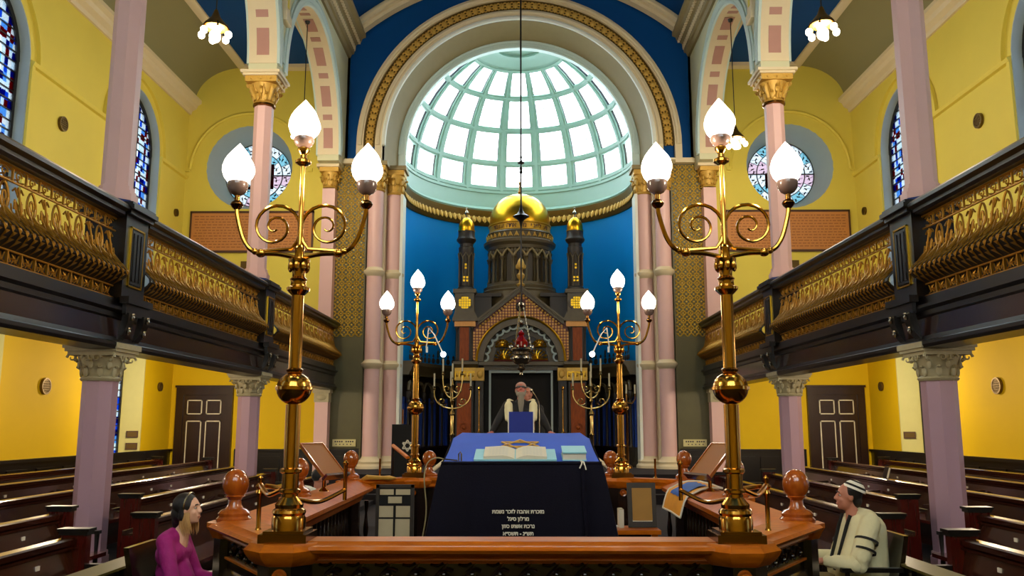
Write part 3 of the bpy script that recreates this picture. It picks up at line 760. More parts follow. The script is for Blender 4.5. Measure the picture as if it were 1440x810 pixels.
for S in (-1, 1):
    side = 'left' if S < 0 else 'right'
    for i in range(1, 3):
        c = (S * 5.42, CY[i]); z0 = .1
        t = thing('column', labs_lo[(S, i)], 'column', (c[0], c[1], z0), 'columns under the galleries')
        m = MB(); octo(m, .215, z0, 2.40, c); m.build('shaft', 'column_mauve', t, 20)
        m = MB(); octo(m, .25, z0, z0 + .12, c); octo(m, .235, z0 + .12, z0 + .18, c); m.build('base', 'column_mauve', t, 20)
        m = MB(); capital(m, c, 2.40, 2.76, .20, .66); m.build('capital', 'capital_cream', t, 50)
        m = MB(); abacus(m, c, 2.72, 2.88, .70); m.build('abacus', 'capital_cream', t, 0)
        c = (S * 5.40, CY[i]); z0 = 4.73
        t = thing('column', labs_up[(S, i)], 'column', (c[0], c[1], z0), 'columns above the galleries')
        m = MB(); octo(m, .20, z0 + .1, 8.52, c); m.build('shaft', 'column_pink', t, 20)
        m = MB(); octo(m, .27, z0 + .07, z0 + .16, c); octo(m, .245, z0 + .16, z0 + .21, c); octo(m, .225, z0 + .21, z0 + .27, c); m.build('base', 'column_pink', t, 20)
        m = MB(); octo(m, .26, z0, z0 + .07, c); m.build('plinth', 'blue_plinth', t, 20)
        m = MB(); capital(m, c, 8.52, 8.98, .19, .66, 8, False)
        for k in range(4):
            a = PI / 4 + PI / 2 * k; m.tube([(c[0] + .2 * math.cos(a), c[1] + .2 * math.sin(a), 8.62), (c[0] + .34 * math.cos(a), c[1] + .34 * math.sin(a), 8.9), (c[0] + .40 * math.cos(a), c[1] + .40 * math.sin(a), 8.86)], .05, 6)
        for k in range(8):
            a = PI / 4 * k + .2; m.tube([(c[0] + .21 * math.cos(a - .3), c[1] + .21 * math.sin(a - .3), 8.62), (c[0] + .29 * math.cos(a), c[1] + .29 * math.sin(a), 8.92), (c[0] + .21 * math.cos(a + .3), c[1] + .21 * math.sin(a + .3), 8.62)], .022, 4)
        m.build('capital', 'gilt_cap', t, 50)
        m = MB(); m.lathe([(.20, 8.48), (.235, 8.50), (.235, 8.54), (.20, 8.56)], (c[0], c[1], 0), 16); m.build('neck_ring', 'brass_dark', t)
        m = MB(); m.box(c[0] - .33, c[0] + .33, c[1] - .33, c[1] + .33, 8.96, 9.08)
        for e in (-.2, 0, .2): m.ball((c[0] + e, c[1] - .335, 9.02), .025, 6, 4); m.ball((c[0] - S * .335, c[1] + e, 9.02), .025, 6, 4)
        m.build('capital_block', 'gilt_cap', t)
        m = MB(); m.box(c[0] - .37, c[0] + .37, c[1] - .37, c[1] + .37, 9.08, 9.13); m.box(c[0] - .41, c[0] + .41, c[1] - .41, c[1] + .41, 9.13, 9.19); m.build('abacus', 'cream', t, 0)
    # responds against the east wall
    c = (S * 5.42, 23.48)
    t = thing('wall_pilaster', 'slim pink half column at the %s end wall beside the gold panel' % side, 'pilaster', (c[0], c[1], 0.1))
    m = MB(); m.box(c[0] - .18, c[0] + .18, c[1] - .15, EY, .1, 2.45); m.box(c[0] - .18, c[0] + .18, c[1] - .15, EY, 3.9, 8.5); m.build('shaft', 'column_pink', t, 0)
    m = MB(); m.box(c[0] - .24, c[0] + .24, c[1] - .2, EY, 2.70, 2.86); m.box(c[0] - .2, c[0] + .2, c[1] - .17, EY, 2.45, 2.70); m.ball((c[0], c[1] - .17, 2.58), .1, 8, 5, (1.4, .4, .8)); m.build('lower_capital', 'capital_cream', t)
    m = MB(); capital(m, c, 8.52, 9.0, .16, .5, 8, False); m.box(c[0] - .27, c[0] + .27, c[1] - .24, EY, 8.98, 9.10); m.build('capital', 'gilt_cap', t, 50)
    m = MB(); m.box(c[0] - .34, c[0] + .30, c[1] - .3, EY, 9.10, 9.19); m.build('abacus', 'cream', t, 0)
# twin shafts each side of the chancel
def chancel_shaft(c, r, label, S):
    t = thing('chancel_column', label, 'column', (c[0], c[1], .65), 'round shafts of the chancel arch')
    x, y = c
    m = MB(); m.lathe([(r, .9), (r, 8.5)], (x, y, 0), 24); m.build('shaft', 'column_pink', t)
    for z in (3.50, 6.12):
        m = MB(); m.lathe([(r, z - .13), (r + .03, z - .09), (r + .08, z - .03), (r + .09, z + .03), (r + .03, z + .08), (r, z + .13)], (x, y, 0), 24); m.build('ring', 'cream', t)
    m = MB(); m.lathe([(r + .16, .65), (r + .16, .72), (r + .10, .78), (r + .12, .84), (r + .03, .92), (r, .98)], (x, y, 0), 24); m.build('base', 'cream', t)
    m = MB(); capital(m, c, 8.48, 9.10, r, r * 3.0, 8, False); m.box(x - r - .08, x + r + .08, y - r - .08, y + r + .08, 9.06, 9.2); m.build('capital', 'gilt_cap', t, 50)
    m = MB(); m.box(x - r - .14, x + r + .14, y - r - .14, y + r + .12, 9.2, 9.32); m.build('abacus', 'arch_stone', t, 0)
for S in (-1, 1):
    s_ = 'left' if S < 0 else 'right'
    chancel_shaft((S * 4.12, EY - .02), .215, 'round pink shaft with two cream rings, outer one of the %s chancel pair' % s_, S)
    chancel_shaft((S * 3.66, EY + .48), .225, 'round pink shaft with two cream rings, inner one of the %s chancel pair' % s_, S)
    m = MB(); m.box(S * 3.38, S * 3.46, EY + .3, EY + .9, .65, 8.5); struct(m.build('trim_15' if S < 0 else 'trim_16', 'white_paint', None, 0))

# ================================================================== GALLERIES
def prof_pt(s, S):
    """grille profile, s from 0 (top) to 1 (bottom): (x,z)"""
    z = 4.31 - .72 * s
    b = .20 * math.exp(-((s - .74) / .20) ** 2) + .05 * s - .05 * max(0, s - .8) / .2
    if s > .9: b *= max(0.0, 1 - ((s - .9) / .1) ** 1.5 * .9)
    return (S * (5.22 - b), z)
def grille_meshes(S):
    u = MB(); W = .458      # one lattice repeat, centred on y=0
    def path(pts, r, n=5): u.tube([(*(lambda q: (q[0], y, q[1]))(prof_pt(s, S)),) for (y, s) in pts], r, n)
    # top tier: pointed ovals with inner drop and side sprays
    for c in (-W / 4, W / 4):
        if c < 0:
            path([(c + .075 * math.sin(t) * (1 - .25 * math.cos(t)), .20 - .19 * math.cos(t)) for t in linspace(0, 2 * PI, 14)], .0135)
            path([(c + .03 * math.sin(t), .22 - .08 * math.cos(t)) for t in linspace(0, 2 * PI, 9)], .011)
        else:
            path([(c, .02), (c, .5)], .012); path([(c - .09, .10), (c - .05, .04), (c, .16), (c + .05, .04), (c + .09, .10)], .012)
            path([(c - .07, .36), (c - .05, .22), (c, .30), (c + .05, .22), (c + .07, .36)], .012)
            x, z = prof_pt(.06, S); u.ball((x, c, z), .022, 6, 4, (.5, .8, 1.5))
        path([(c - .10, .55), (c - .035, .38), (c - .06, .24)], .0135); path([(c + .10, .55), (c + .035, .38), (c + .06, .24)], .0135)
        path([(c, .38), (c, .6)], .014)
    for k in range(4):
        y = -W / 2 + W * (k + .5) / 4
        path([(y + .055, .30), (y + .05, .42), (y + .06, .56)], .010)
        path([(y, .42), (y + .02, .6), (y, .72)], .012)
    # dense overlapping leaf tips over the belly
    for r_, s in enumerate((.50, .585, .67, .755, .84, .915)):
        for k in range(4):
            y = -W / 2 + W * (k + (.5 if r_ % 2 else .0) + .25) / 4
            a = prof_pt(s - .05, S); b = prof_pt(min(.99, s + .055), S); c_ = prof_pt(s, S); dx = -S * .022
            u.add([(a[0], y - .034, a[1]), (a[0], y + .034, a[1]), (b[0] + dx, y, b[1]), (c_[0] + dx, y, c_[1]), (c_[0] + S * .01, y, c_[1])], [(0, 1, 3), (1, 2, 3), (2, 0, 3), (0, 4, 1), (1, 4, 2), (2, 4, 0)])
    lat = u.mesh('lattice_panel', 'gilt_iron', 40)
    u = MB(); w = .229      # frieze repeat: scroll in a frame
    X = S * 5.22
    u.box(X - .012, X + .012, -w / 2 - .008, -w / 2 + .008, 4.33, 4.48)
    u.tube([(X, .06 * math.cos(t) * (1 - t / 9) - .01, 4.405 + .06 * math.sin(t) * (1 - t / 9)) for t in linspace(0, 7.5, 14)], .010, 4)
    u.tube([(X, -.10, 4.35), (X, -.04, 4.37), (X, .0, 4.34), (X, .09, 4.36)], .010, 4); u.tube([(X, -.10, 4.46), (X, .02, 4.475), (X, .1, 4.45)], .010, 4)
    fr = u.mesh('frieze_scroll', 'gilt_iron', 40)
    u = MB(); X = S * 5.20  # lower strip repeat: star with bars
    u.box(X - .014, X + .014, -w / 2 - .009, -w / 2 + .009, 3.46, 3.60)
    for a in range(3):
        t = PI * a / 3; u.tube([(X, -.06 * math.cos(t), 3.53 - .055 * math.sin(t)), (X - S * .012, 0, 3.53), (X, .06 * math.cos(t), 3.53 + .055 * math.sin(t))], [.004, .016, .004], 4)
    u.tube([(X, -.10, 3.48), (X, -.05, 3.50), (X, -.09, 3.58)], .009, 4); u.tube([(X, .10, 3.48), (X, .05, 3.50), (X, .09, 3.58)], .009, 4)
    lw = u.mesh('lower_star', 'gilt_iron', 40)
    return lat, fr, lw
bay_name = ('nearest bay, running out of view', 'middle bay', 'farthest bay, by the gold panel')
for S in (-1, 1):
    side = 'left' if S < 0 else 'right'
    lat, fr, lw = grille_meshes(S)
    # gallery deck and beam
    g = MB(); g.prism([(5.2, 2.86), (9.72, 3.76), (9.72, 4.2), (5.7, 3.44), (5.2, 3.3)], 'y', -3, EY); g.v = [(S * q[0], q[1], q[2]) for q in g.v]
    deck = struct(g.build('gallery_floor', 'cream', None, 0))
    g = MB()
    g.prism([(5.16, 2.94), (5.16, 3.20), (5.5, 3.20), (5.5, 2.94)], 'y', 2.5, EY); g.v = [(S * q[0], q[1], q[2]) for q in g.v]
    beam = struct(g.build('gallery_beam', 'fascia_wood', None, 0))
    g = MB()
    g.prism([(5.10, 2.80), (5.08, 2.84), (5.08, 2.88), (5.12, 2.90), (5.13, 2.95), (5.5, 2.95), (5.5, 2.80)], 'y', 2.5, EY)
    g.prism([(5.16, 3.18), (5.12, 3.20), (5.12, 3.26), (5.06, 3.29), (5.06, 3.33), (5.13, 3.345), (5.13, 3.44), (5.5, 3.44), (5.5, 3.18)], 'y', 2.5, EY)
    g.v = [(S * q[0], q[1], q[2]) for q in g.v]; g.build('moulding', 'black_gloss', beam, 20)
    # parapets between the pedestals
    ends = [(5.2, CY[1] - .37), (CY[1] + .37, CY[2] - .37), (CY[2] + .37, EY - .02)]
    for b, (y0, y1) in enumerate(ends):
        t = thing('gallery_parapet', 'gilded iron %s gallery parapet, black handrail, %s' % (side, bay_name[b]), 'parapet', (S * 5.2, (y0 + y1) / 2, 3.44), 'gallery parapets')
        m = MB(); m.prism([(5.12, 4.50), (5.08, 4.53), (5.08, 4.57), (5.02, 4.60), (5.02, 4.64), (5.06, 4.68), (5.42, 4.68), (5.44, 4.62), (5.40, 4.52)], 'y', y0, y1)
        m.v = [(S * q[0], q[1], q[2]) for q in m.v]; m.build('handrail', 'black_gloss', t, 20)
        m = MB()
        for (x, z, r) in ((5.22, 4.49, .016), (5.22, 4.33, .014), (5.20, 3.61, .014), (5.19, 3.455, .016)): m.tube([(S * x, y0 - (.045 if b else 0), z), (S * x, y1 + (.045 if b < 2 else 0), z)], r, 6)
        m.build('flat_bar', 'gilt_iron', t)
        n = int((y1 - y0) / .458); st = (y1 - y0) / n
        for k in range(n): place(lat, 'lattice_panel', t, (0, y0 + st * (k + .5), 0), (0, 0, 0), (1, st / .458, 1))
        for k in range(2 * n):
            place(fr, 'frieze_scroll', t, (0, y0 + st / 2 * (k + .5), 0)); place(lw, 'lower_star', t, (0, y0 + st / 2 * (k + .5), 0))
        m = MB(); P = [prof_pt(s, S) for s in linspace(.52, 1, 9)]; P2 = [(x + S * .035, z) for x, z in P][::-1]
        ya, yb = y0 - (.045 if b else 0), y1 + (.045 if b < 2 else 0); m.prism([(x + S * .012, z) for x, z in P] + P2, 'y', ya, yb); m.box(S * 5.28, S * 5.32, ya, yb, 3.44, 3.75); m.build('backing_board', 'ark_dark', t, 40)
    # pedestals under the upper columns, with consoles and glinting drops
    for i in (1, 2):
        y = CY[i]; t = thing('gallery_pedestal', 'black panelled pedestal with gold edging on the %s gallery, %s' % (side, 'nearer one' if i == 1 else 'farther one'), 'pedestal', (S * 5.3, y, 3.3), 'gallery pedestals')
        m = MB(); m.box(S * 5.08, S * 5.62, y - .32, y + .32, 3.46, 4.56)
        m.build('body', 'black_gloss', t, 0)
        m = MB(); m.box(S * 5.02, S * 5.7, y - .34, y + .34, 4.56, 4.62); m.box(S * 4.97, S * 5.7, y - .37, y + .37, 4.62, 4.68); m.box(S * 5.0, S * 5.7, y - .35, y + .35, 4.68, 4.72); m.build('cap', 'black_gloss', t, 0)
        m = MB()
        for (ya, yb, za, zb) in ((-.2, -.175, 3.62, 4.42), (.175, .2, 3.62, 4.42), (-.2, .2, 4.40, 4.42), (-.2, .2, 3.62, 3.64)): m.box(S * 5.06, S * 5.09, y + ya, y + yb, za, zb)
        m.build('gold_edging', 'gold_leaf', t, 0)
        m = MB(); m.box(S * 5.06, S * 5.09, y - .165, y + .165, 3.66, 4.38)
        for q in (-.1, 0, .1): m.box(S * 5.045, S * 5.07, y + q - .03, y + q + .03, 3.70, 4.34)
        m.build('inset_panel', 'ebony', t, 0)
        m = MB(); m.box(S * 4.96, S * 5.075, y - .36, y + .36, 3.38, 3.47); m.box(S * 5.0, S * 5.05, y - .33, y + .33, 3.24, 3.38)
        for e in (-.22, .22):
            m.prism([(4.97, 3.26), (4.98, 3.14), (5.03, 3.0), (5.10, 2.92), (5.11, 2.92), (5.05, 3.26)], 'y', y + e - .08, y + e + .08)
        for j in range(len(m.v)):
            if j >= 16: m.v[j] = (S * abs(m.v[j][0]), m.v[j][1], m.v[j][2])
        m.build('console', 'ebony', t, 0)
        for e in (-.22, .22):
            for (x, z) in ((4.96, 3.20), (5.0, 3.02)):
                m = MB(); m.lathe([(0, -.04), (.022, -.03), (.03, 0), (.018, .03), (.03, .04), (.03, .055)], (S * x, y + e, z), 10); m.build('turned_drop', 'silver', t)

# ================================================================== HANGING LAMPS, plaques, doors and small wall things
def pendant(x, y, z, ztop, label):
    t = thing('pendant_lamp', label, 'lamp', (x, y, z), 'cluster lamps hanging in the arcade arches')
    m = MB(); m.tube([(x, y, z + .35), (x, y, ztop)], .012, 6); m.lathe([(.0, 0), (.07, -.02), (.05, -.08), (.012, -.1)], (x, y, ztop), 12); m.build('rod', 'ebony', t)
    m = MB(); m.lathe([(.03, .42), (.05, .36), (.08, .28), (.16, .18), (.21, .12), (.22, .08), (.19, .06)], (x, y, z), 16); m.build('canopy', 'bronze', t)
    m = MB()
    for k in range(6):
        a = 2 * PI * k / 6; m.tube([(x + .10 * math.cos(a), y + .10 * math.sin(a), z + .18), (x + .2 * math.cos(a), y + .2 * math.sin(a), z + .12), (x + .24 * math.cos(a), y + .24 * math.sin(a), z + .03)], .018, 6)
        m.lathe([(.02, .04), (.035, 0)], (x + .24 * math.cos(a), y + .24 * math.sin(a), z), 8)
    m.lathe([(.17, .14), (.19, .12), (.17, .10)], (x, y, z), 16)
    m.build('ring', 'brass', t)
    bm = MB(); bm.ball((0, 0, -.05), .062, 10, 8, (1, 1, 1.15)); me = bm.mesh('bulb', 'bulb')
    for k in range(6):
        a = 2 * PI * k / 6; place(me, 'bulb', t, (x + .24 * math.cos(a), y + .24 * math.sin(a), z))
    bm = MB(); bm.ball((x, y, z - .08), .10, 12, 8, (1, 1, 1.2)); bm.build('centre_bulb', 'bulb', t)
    light('lamp_light', (x, y, z - .1), 340, .25, parent=t)
for S, s_ in ((-1, 'left'), (1, 'right')):
    pendant(S * 5.37, 14.05, 8.72, 12.0, 'glowing brass cluster lamp hanging in the nearer %s arch, at the photo top' % s_)
    pendant(S * 5.37, 20.15, 8.75 if S > 0 else 8.98, 12.0, 'glowing brass cluster lamp on a long rod in the farther %s arch' % s_)
    # ceiling lamps below the gallery
    for k, y in enumerate((8.0, 14.0, 20.0)):
        t = thing('ceiling_light', 'round white bowl light under the %s gallery, %s' % (s_, ('nearest the camera', 'the middle one', 'farthest, by the door')[k]), 'lamp', (S * 7.6, y, 3.28), 'lights under the %s gallery' % s_)
        zt = 2.86 + (7.6 - 5.2) * .9 / 4.52
        m = MB(); m.lathe([(.14, 0), (.13, -.04), (.08, -.04)], (S * 7.6, y, zt), 16); m.build('rim', 'brass', t)
        m = MB(); m.lathe([(.0, -.12), (.06, -.11), (.11, -.07), (.12, -.04)], (S * 7.6, y, zt), 16); m.build('bowl', 'bulb', t)
        light('lamp_light', (S * 7.6, y, zt - .35), (45, 150, 190)[k], .15, parent=t)
    # inscribed panel on the end wall
    t = thing('inscribed_panel', 'long brown inscribed panel below the %s round window' % s_, 'plaque', (S * 7.7, EY, 6.72))
    m = MB(); m.box(S * 5.95, S * 9.42, EY - .04, EY, 6.76, 7.86); m.build('board', 'plaque_brown', t, 0)
    m = MB()
    for (a, b, c_, d) in ((5.90, 9.47, 7.86, 7.92), (5.90, 9.47, 6.70, 6.76), (5.90, 5.95, 6.70, 7.92), (9.42, 9.47, 6.70, 7.92)): m.box(S * a, S * b, EY - .06, EY, c_, d)
    m.build('frame', 'plaque_frame', t, 0)
    m = MB(); rr = random.Random(3)
    for z in linspace(6.86, 7.76, 12):
        x = 6.05
        while x < 9.3:
            w_ = rr.uniform(.04, .14); m.box(S * x, S * min(9.35, x + w_), EY - .043, EY - .039, z - .014, z + .014); x += w_ + .035
    tag(m.build('faint_inscription', 'plaque_ink', t, 0), kind='stuff')
    t = MB(); t.box(S * 7.55, S * 7.95, EY - .03, EY, 6.20, 6.45); tag(t.build('wall_plaque', 'bronze', None, 0), 'small bronze plate below the %s inscribed panel' % s_, 'plaque')
    # name plate by the gold panel
    t = thing('name_plate', 'small pale lettered plate low on the olive panel, %s side' % s_, 'plaque', (S * 4.82, EY - .06, 1.25))
    m = MB(); m.box(S * 4.50, S * 5.14, EY - .09, EY - .05, 1.25, 1.44); m.build('plate', 'label_plate', t, 0)
    m = MB()
    for k in range(9):
        if k != 4: m.box(S * (4.56 + k * .06), S * (4.60 + k * .06), EY - .094, EY - .088, 1.36, 1.40)
        if k % 2 == 0: m.box(S * (4.62 + k * .05), S * (4.65 + k * .05), EY - .094, EY - .088, 1.29, 1.32)
    m.build('lettering', 'ink', t, 0)
    # panelled door with architrave
    x0, x1 = 7.95, 9.52
    dn = sroot('door_1' if S < 0 else 'door_2', (S * 8.74, EY, .1))
    m = MB(); m.box(S * x0, S * (x0 + .2), EY - .12, EY, .1, 2.66); m.box(S * (x1 - .2), S * x1, EY - .12, EY, .1, 2.66); m.box(S * x0, S * x1, EY - .12, EY, 2.66, 2.9); m.box(S * (x0 - .03), S * (x1 + .03), EY - .15, EY, 2.86, 2.92)
    m.build('architrave', 'door_wood', dn, 0)
    m = MB(); m.box(S * (x0 + .2), S * (x1 - .2), EY - .08, EY, .1, 2.66); m.build('leaf', 'door_wood', dn, 0)
    for (a, b) in ((x0 + .31, x0 + .73), (x1 - .73, x1 - .31)):
        for (za, zb) in ((.35, 1.95), (2.12, 2.52)):
            m = MB(); m.box(S * (a + .03), S * (b - .03), EY - .10, EY - .07, za + .03, zb - .03); p = m.build('door_panel', 'door_wood', dn, 0)
            m = MB()
            for (u0, u1, v0, v1) in ((a, b, zb - .03, zb), (a, b, za, za + .03), (a, a + .03, za, zb), (b - .03, b, za, zb)): m.box(S * u0, S * u1, EY - .10, EY - .07, v0, v1)
            m.build('white_bead', 'white_thread', p, 0)
    # roundel vents
    for (y, z, r, w_) in ((17.1, 8.15, .16, 'high between the gallery windows'), (17.3, 2.62, .17, 'under the gallery between the windows'), (22.85, 2.85, .12, 'under the gallery near the corner'), (23.15, 7.75, .11, 'high near the corner')):
        t = thing('wall_vent', 'round pierced vent on the %s yellow wall, %s' % (s_, w_), 'vent', (S * 9.68, y, z))
        m = MB(); m.band('x', y, z, r - .03, r, S * 9.64, S * 9.7, 0, 2 * PI, 24)
        m.build('rim', 'bronze', t)
        m = MB(); m.band('x', y, z, .005, r - .03, S * 9.67, S * 9.7, 0, 2 * PI, 24)
        for q in linspace(-r * .7, r * .7, 6):
            h = math.sqrt(max(.0001, (r - .02) ** 2 - q * q)); m.box(S * 9.65, S * 9.68, y + q - .008, y + q + .008, z - h, z + h); m.box(S * 9.65, S * 9.68, y - h, y + h, z + q - .008, z + q + .008)
        m.build('grid', 'bronze', t, 0)
    for k, z in (enumerate((1.60, 1.30)) if S < 0 else ((2, 1.58),)):
        a_ = Vector((S * 9.85, 21.78, z)); rz = S * .49
        lb = ('small dark-framed plate in the left window reveal, upper of two', 'small dark-framed plate in the left window reveal, lower of two', 'small dark-framed plate in the right window reveal')[k]
        t = thing('wall_plaque', lb, 'plaque', a_)
        R0 = Euler((0, 0, -S * math.atan2(.25, .47))).to_matrix()
        m = MB(); m.obox(a_ + Vector((0, -.02, 0)), (.28, .025, .17), M=R0); m.build('frame', 'plaque_frame', t, 0)
        m = MB(); m.obox(a_ + Vector((0, -.034, 0)), (.22, .012, .11), M=R0); m.build('plate', 'bronze', t, 0)
# ================================================================== THE ARK
AY = 25.4
def ark():
    t = thing('torah_ark', 'carved stone and gold ark with domed drum and mosaic gable in the apse', 'ark', (0.05, AY, .65))
    X0 = .05
    B = lambda m, n, mm, p=t, s=35: m.build(n, mm, p, s)
    # lower body: side piers and the dark door recess
    for S in (-1, 1):
        s = lambda a: X0 + S * a
        m = MB(); m.box(s(1.42), s(1.95), AY - .02, AY + 1.6, .65, 3.1); B(m, 'pier', 'ark_dark', s=0)
        m = MB(); m.box(s(1.38), s(1.99), AY - .10, AY + .02, .65, 1.0); B(m, 'pier_base', 'ark_stone', s=0)
        m = MB(); m.box(s(1.48), s(1.90), AY - .06, AY - .02, 1.02, 3.06); p = B(m, 'marble_panel', 'ark_marble', s=0)
        m = MB(); m.band('y', s(1.69), 1.75, .13, .19, AY - .10, AY - .05, 0, 2 * PI, 20); m.ball((s(1.69), AY - .07, 1.75), .06, 10, 6); B(m, 'round_boss', 'ark_marble', p)
        m = MB(); m.box(s(1.36), s(1.98), AY - .10, AY + .2, 3.14, 3.52)
        B(m, 'capital_block', 'gilt_cap', s=0)
        u = MB()
        for q in range(5):
            cx = s(1.43 + q * .12); u.band('y', cx, 3.36, .025, .05, AY - .13, AY - .10, 0, PI, 8); u.box(cx - .05, cx - .028, AY - .13, AY - .10, 3.18, 3.36); u.ball((cx, AY - .12, 3.28), .03, 6, 4)
        B(u, 'capital_leaves', 'gold_leaf')
        m = MB(); m.prism([(AY - .08, 3.52), (AY - .12, 3.55), (AY - .18, 3.62), (AY - .18, 3.70), (AY + .3, 3.70), (AY + .3, 3.52)], 'x', s(1.28), s(2.02)); B(m, 'entablature', 'ark_stone')
        # inner narrow pier and brass colonnette at the door
        m = MB(); m.box(s(1.12), s(1.36), AY + .02, AY + .4, .65, 3.14); B(m, 'inner_pier', 'ark_dark', s=0)
        m = MB(); m.box(s(1.10), s(1.36), AY - .04, AY + .4, 3.14, 3.52); m.ball((s(1.22), AY - .05, 3.33), .09, 8, 6, (1, .5, 1.4)); B(m, 'inner_capital', 'gilt_cap')
        m = MB(); m.lathe([(.03, 0), (.03, .55), (.09, .62), (.10, .70), (.05, .78), (.018, .84), (.018, 2.0), (.05, 2.04), (.02, 2.12)], (s(1.24), AY - .12, .85), 12); B(m, 'brass_staff', 'brass')
        # upper storey: marble pilaster between dark colonnettes
        m = MB(); m.box(s(1.50), s(1.90), AY, AY + .5, 3.70, 4.78); B(m, 'upper_pier', 'ark_dark', s=0)
        m = MB(); m.box(s(1.56), s(1.84), AY - .05, AY, 3.74, 4.74); B(m, 'marble_pilaster', 'ark_marble', s=0)
        for a in (1.47, 1.93):
            m = MB(); m.lathe([(.05, 0), (.06, .05), (.03, .1), (.03, .92), (.055, .98), (.055, 1.04)], (s(a), AY - .03, 3.70), 10); B(m, 'colonnette', 'ark_dark')
        m = MB(); m.box(s(1.36), s(2.0), AY - .10, AY + .5, 4.76, 4.92); B(m, 'frieze', 'mosaic_gold', s=0)
        m = MB(); m.box(s(1.30), s(2.06), AY - .16, AY + .6, 4.92, 5.02); B(m, 'upper_cornice', 'ark_stone', s=0)
        # block above with gold cross of small squares
        m = MB(); m.box(s(1.42), s(2.0), AY + .05, AY + .8, 5.02, 5.86); m.box(s(1.36), s(2.06), AY, AY + .86, 5.80, 5.92); m.prism([(s(1.30), 5.02), (s(2.06), 5.02), (s(1.98), 5.30), (s(1.44), 5.30)], 'y', AY - .02, AY + .05); B(m, 'turret_base', 'ark_stone', s=0)
        m = MB(); m.band('y', s(1.70), 5.50, .20, .24, AY + .0, AY + .06, 0, 2 * PI, 20); B(m, 'medallion_rim', 'ark_stone')
        m = MB()
        for i in range(-2, 3):
            for j in range(-2, 3):
                if abs(i) + abs(j) < 4: m.box(s(1.70) + i * .075 - .03, s(1.70) + i * .075 + .03, AY + .02, AY + .05, 5.50 + j * .075 - .03, 5.50 + j * .075 + .03)
        B(m, 'gold_cross_panel', 'gold_leaf', s=0)
        # turret: shaft with small lights, arcade, cornice, gold cupola, finial
        c = (s(1.70), AY + .55, 0)
        m = MB(); m.lathe([(.27, 5.90), (.27, 6.02), (.22, 6.06), (.22, 6.98), (.24, 7.02), (.24, 7.30), (.21, 7.32), (.21, 7.42), (.29, 7.50), (.31, 7.56), (.29, 7.60), (.26, 7.66), (.26, 7.82)], c, 16); tu = B(m, 'turret', 'ark_dark')
        m = MB()
        for k in range(8):
            a = 2 * PI * k / 8 + PI / 8; m.lathe([(.03, 6.08), (.02, 6.12), (.02, 6.90), (.035, 6.96)], (c[0] + .23 * math.cos(a), c[1] + .23 * math.sin(a), 0), 6)
            a2 = a + PI / 8; m.tube([(c[0] + .24 * math.cos(a), c[1] + .24 * math.sin(a), 6.96), (c[0] + .25 * math.cos(a2), c[1] + .25 * math.sin(a2), 7.12), (c[0] + .24 * math.cos(a + PI / 4), c[1] + .24 * math.sin(a + PI / 4), 6.96)], .02, 5)
        B(m, 'shafts', 'ark_stone', tu)
        m = MB()
        for (dx, z) in ((-.05, 6.20), (.05, 6.20), (-.05, 6.30), (.05, 6.30), (0, 6.60), (0, 6.70)): m.box(c[0] + dx - .03, c[0] + dx + .03, c[1] - .245, c[1] - .2, z, z + .06)
        B(m, 'gilt_squares', 'gold_leaf', tu, 0)
        m = MB(); m.lathe([(.27, 7.82), (.27, 7.86), (.24, 7.86), (.25, 7.94), (.24, 8.04), (.19, 8.16), (.11, 8.25), (.03, 8.29), (.0, 8.30)], c, 20); B(m, 'cupola', 'gold_leaf')
        m = MB(); m.lathe([(.03, 8.27), (.02, 8.36), (.07, 8.43), (.03, 8.50), (.01, 8.54), (.03, 8.57), (0, 8.62)], c, 10); B(m, 'finial', 'silver')
    # back wall and door recess
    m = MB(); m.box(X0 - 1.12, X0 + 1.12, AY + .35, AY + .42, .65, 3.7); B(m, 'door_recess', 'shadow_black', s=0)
    m = MB(); m.box(X0 - .92, X0 + .92, AY + .16, AY + .2, 3.38, 3.46)
    for S in (-1, 1): m.box(X0 + S * .90, X0 + S * .96, AY + .16, AY + .2, .65, 3.46)
    B(m, 'grey_door_frame', 'reveal_grey', s=0)
    m = MB(); m.box(X0 - 1.12, X0 + 1.12, AY + .12, AY + .34, 3.46, 3.62); m.box(X0 - 1.3, X0 + 1.3, AY - .02, AY + .34, 3.60, 3.70); B(m, 'lintel', 'ark_stone', s=0)
    m = MB(); m.box(X0 - 1.95, X0 + 1.95, AY + .42, AY + 2.2, .65, 5.3); B(m, 'core', 'ark_dark', s=0)
    # gable: wall with round arch, mosaic chequer
    ap, ev = 6.02, 5.0
    m = MB(); n = 24; vs = []; r = 1.30; zb = 3.72
    P = [(r * math.cos(PI * i / n), r * math.sin(PI * i / n)) for i in range(n + 1)]
    P = [(1.48, 0)] + P + [(-1.48, 0)]
    for (u, v) in P:
        top = max(4.9, ap - .16 - abs(u) * .82) if abs(u) < 1.36 else 4.9
        for (zz, y) in ((zb + v, AY + .02), (top, AY + .02), (top, AY + .4), (zb + v, AY + .4)): vs.append((X0 + u, y, zz))
    fs = []
    for i in range(len(P) - 1):
        for q in range(4): fs.append((i * 4 + q, i * 4 + (q + 1) % 4, (i + 1) * 4 + (q + 1) % 4, (i + 1) * 4 + q))
    m.add(vs, fs); B(m, 'gable_wall', 'mosaic_red', s=0)
    m = MB(); st = .088
    for i in range(-17, 18):
        for j in range(0, 27):
            x, z = i * st, 3.78 + j * st
            if math.hypot(x, z - zb) > 1.36 and abs(x) < 1.46 and z < ap - .26 - abs(x) * .82 and not (abs(x) < .17 and abs(z - 5.40) < .19):
                m.box(X0 + x - .030, X0 + x + .030, AY - .01, AY + .02, z - .030, z + .030)
    tag(B(m, 'gold_mosaic', 'mosaic_gold', s=0), kind='stuff')
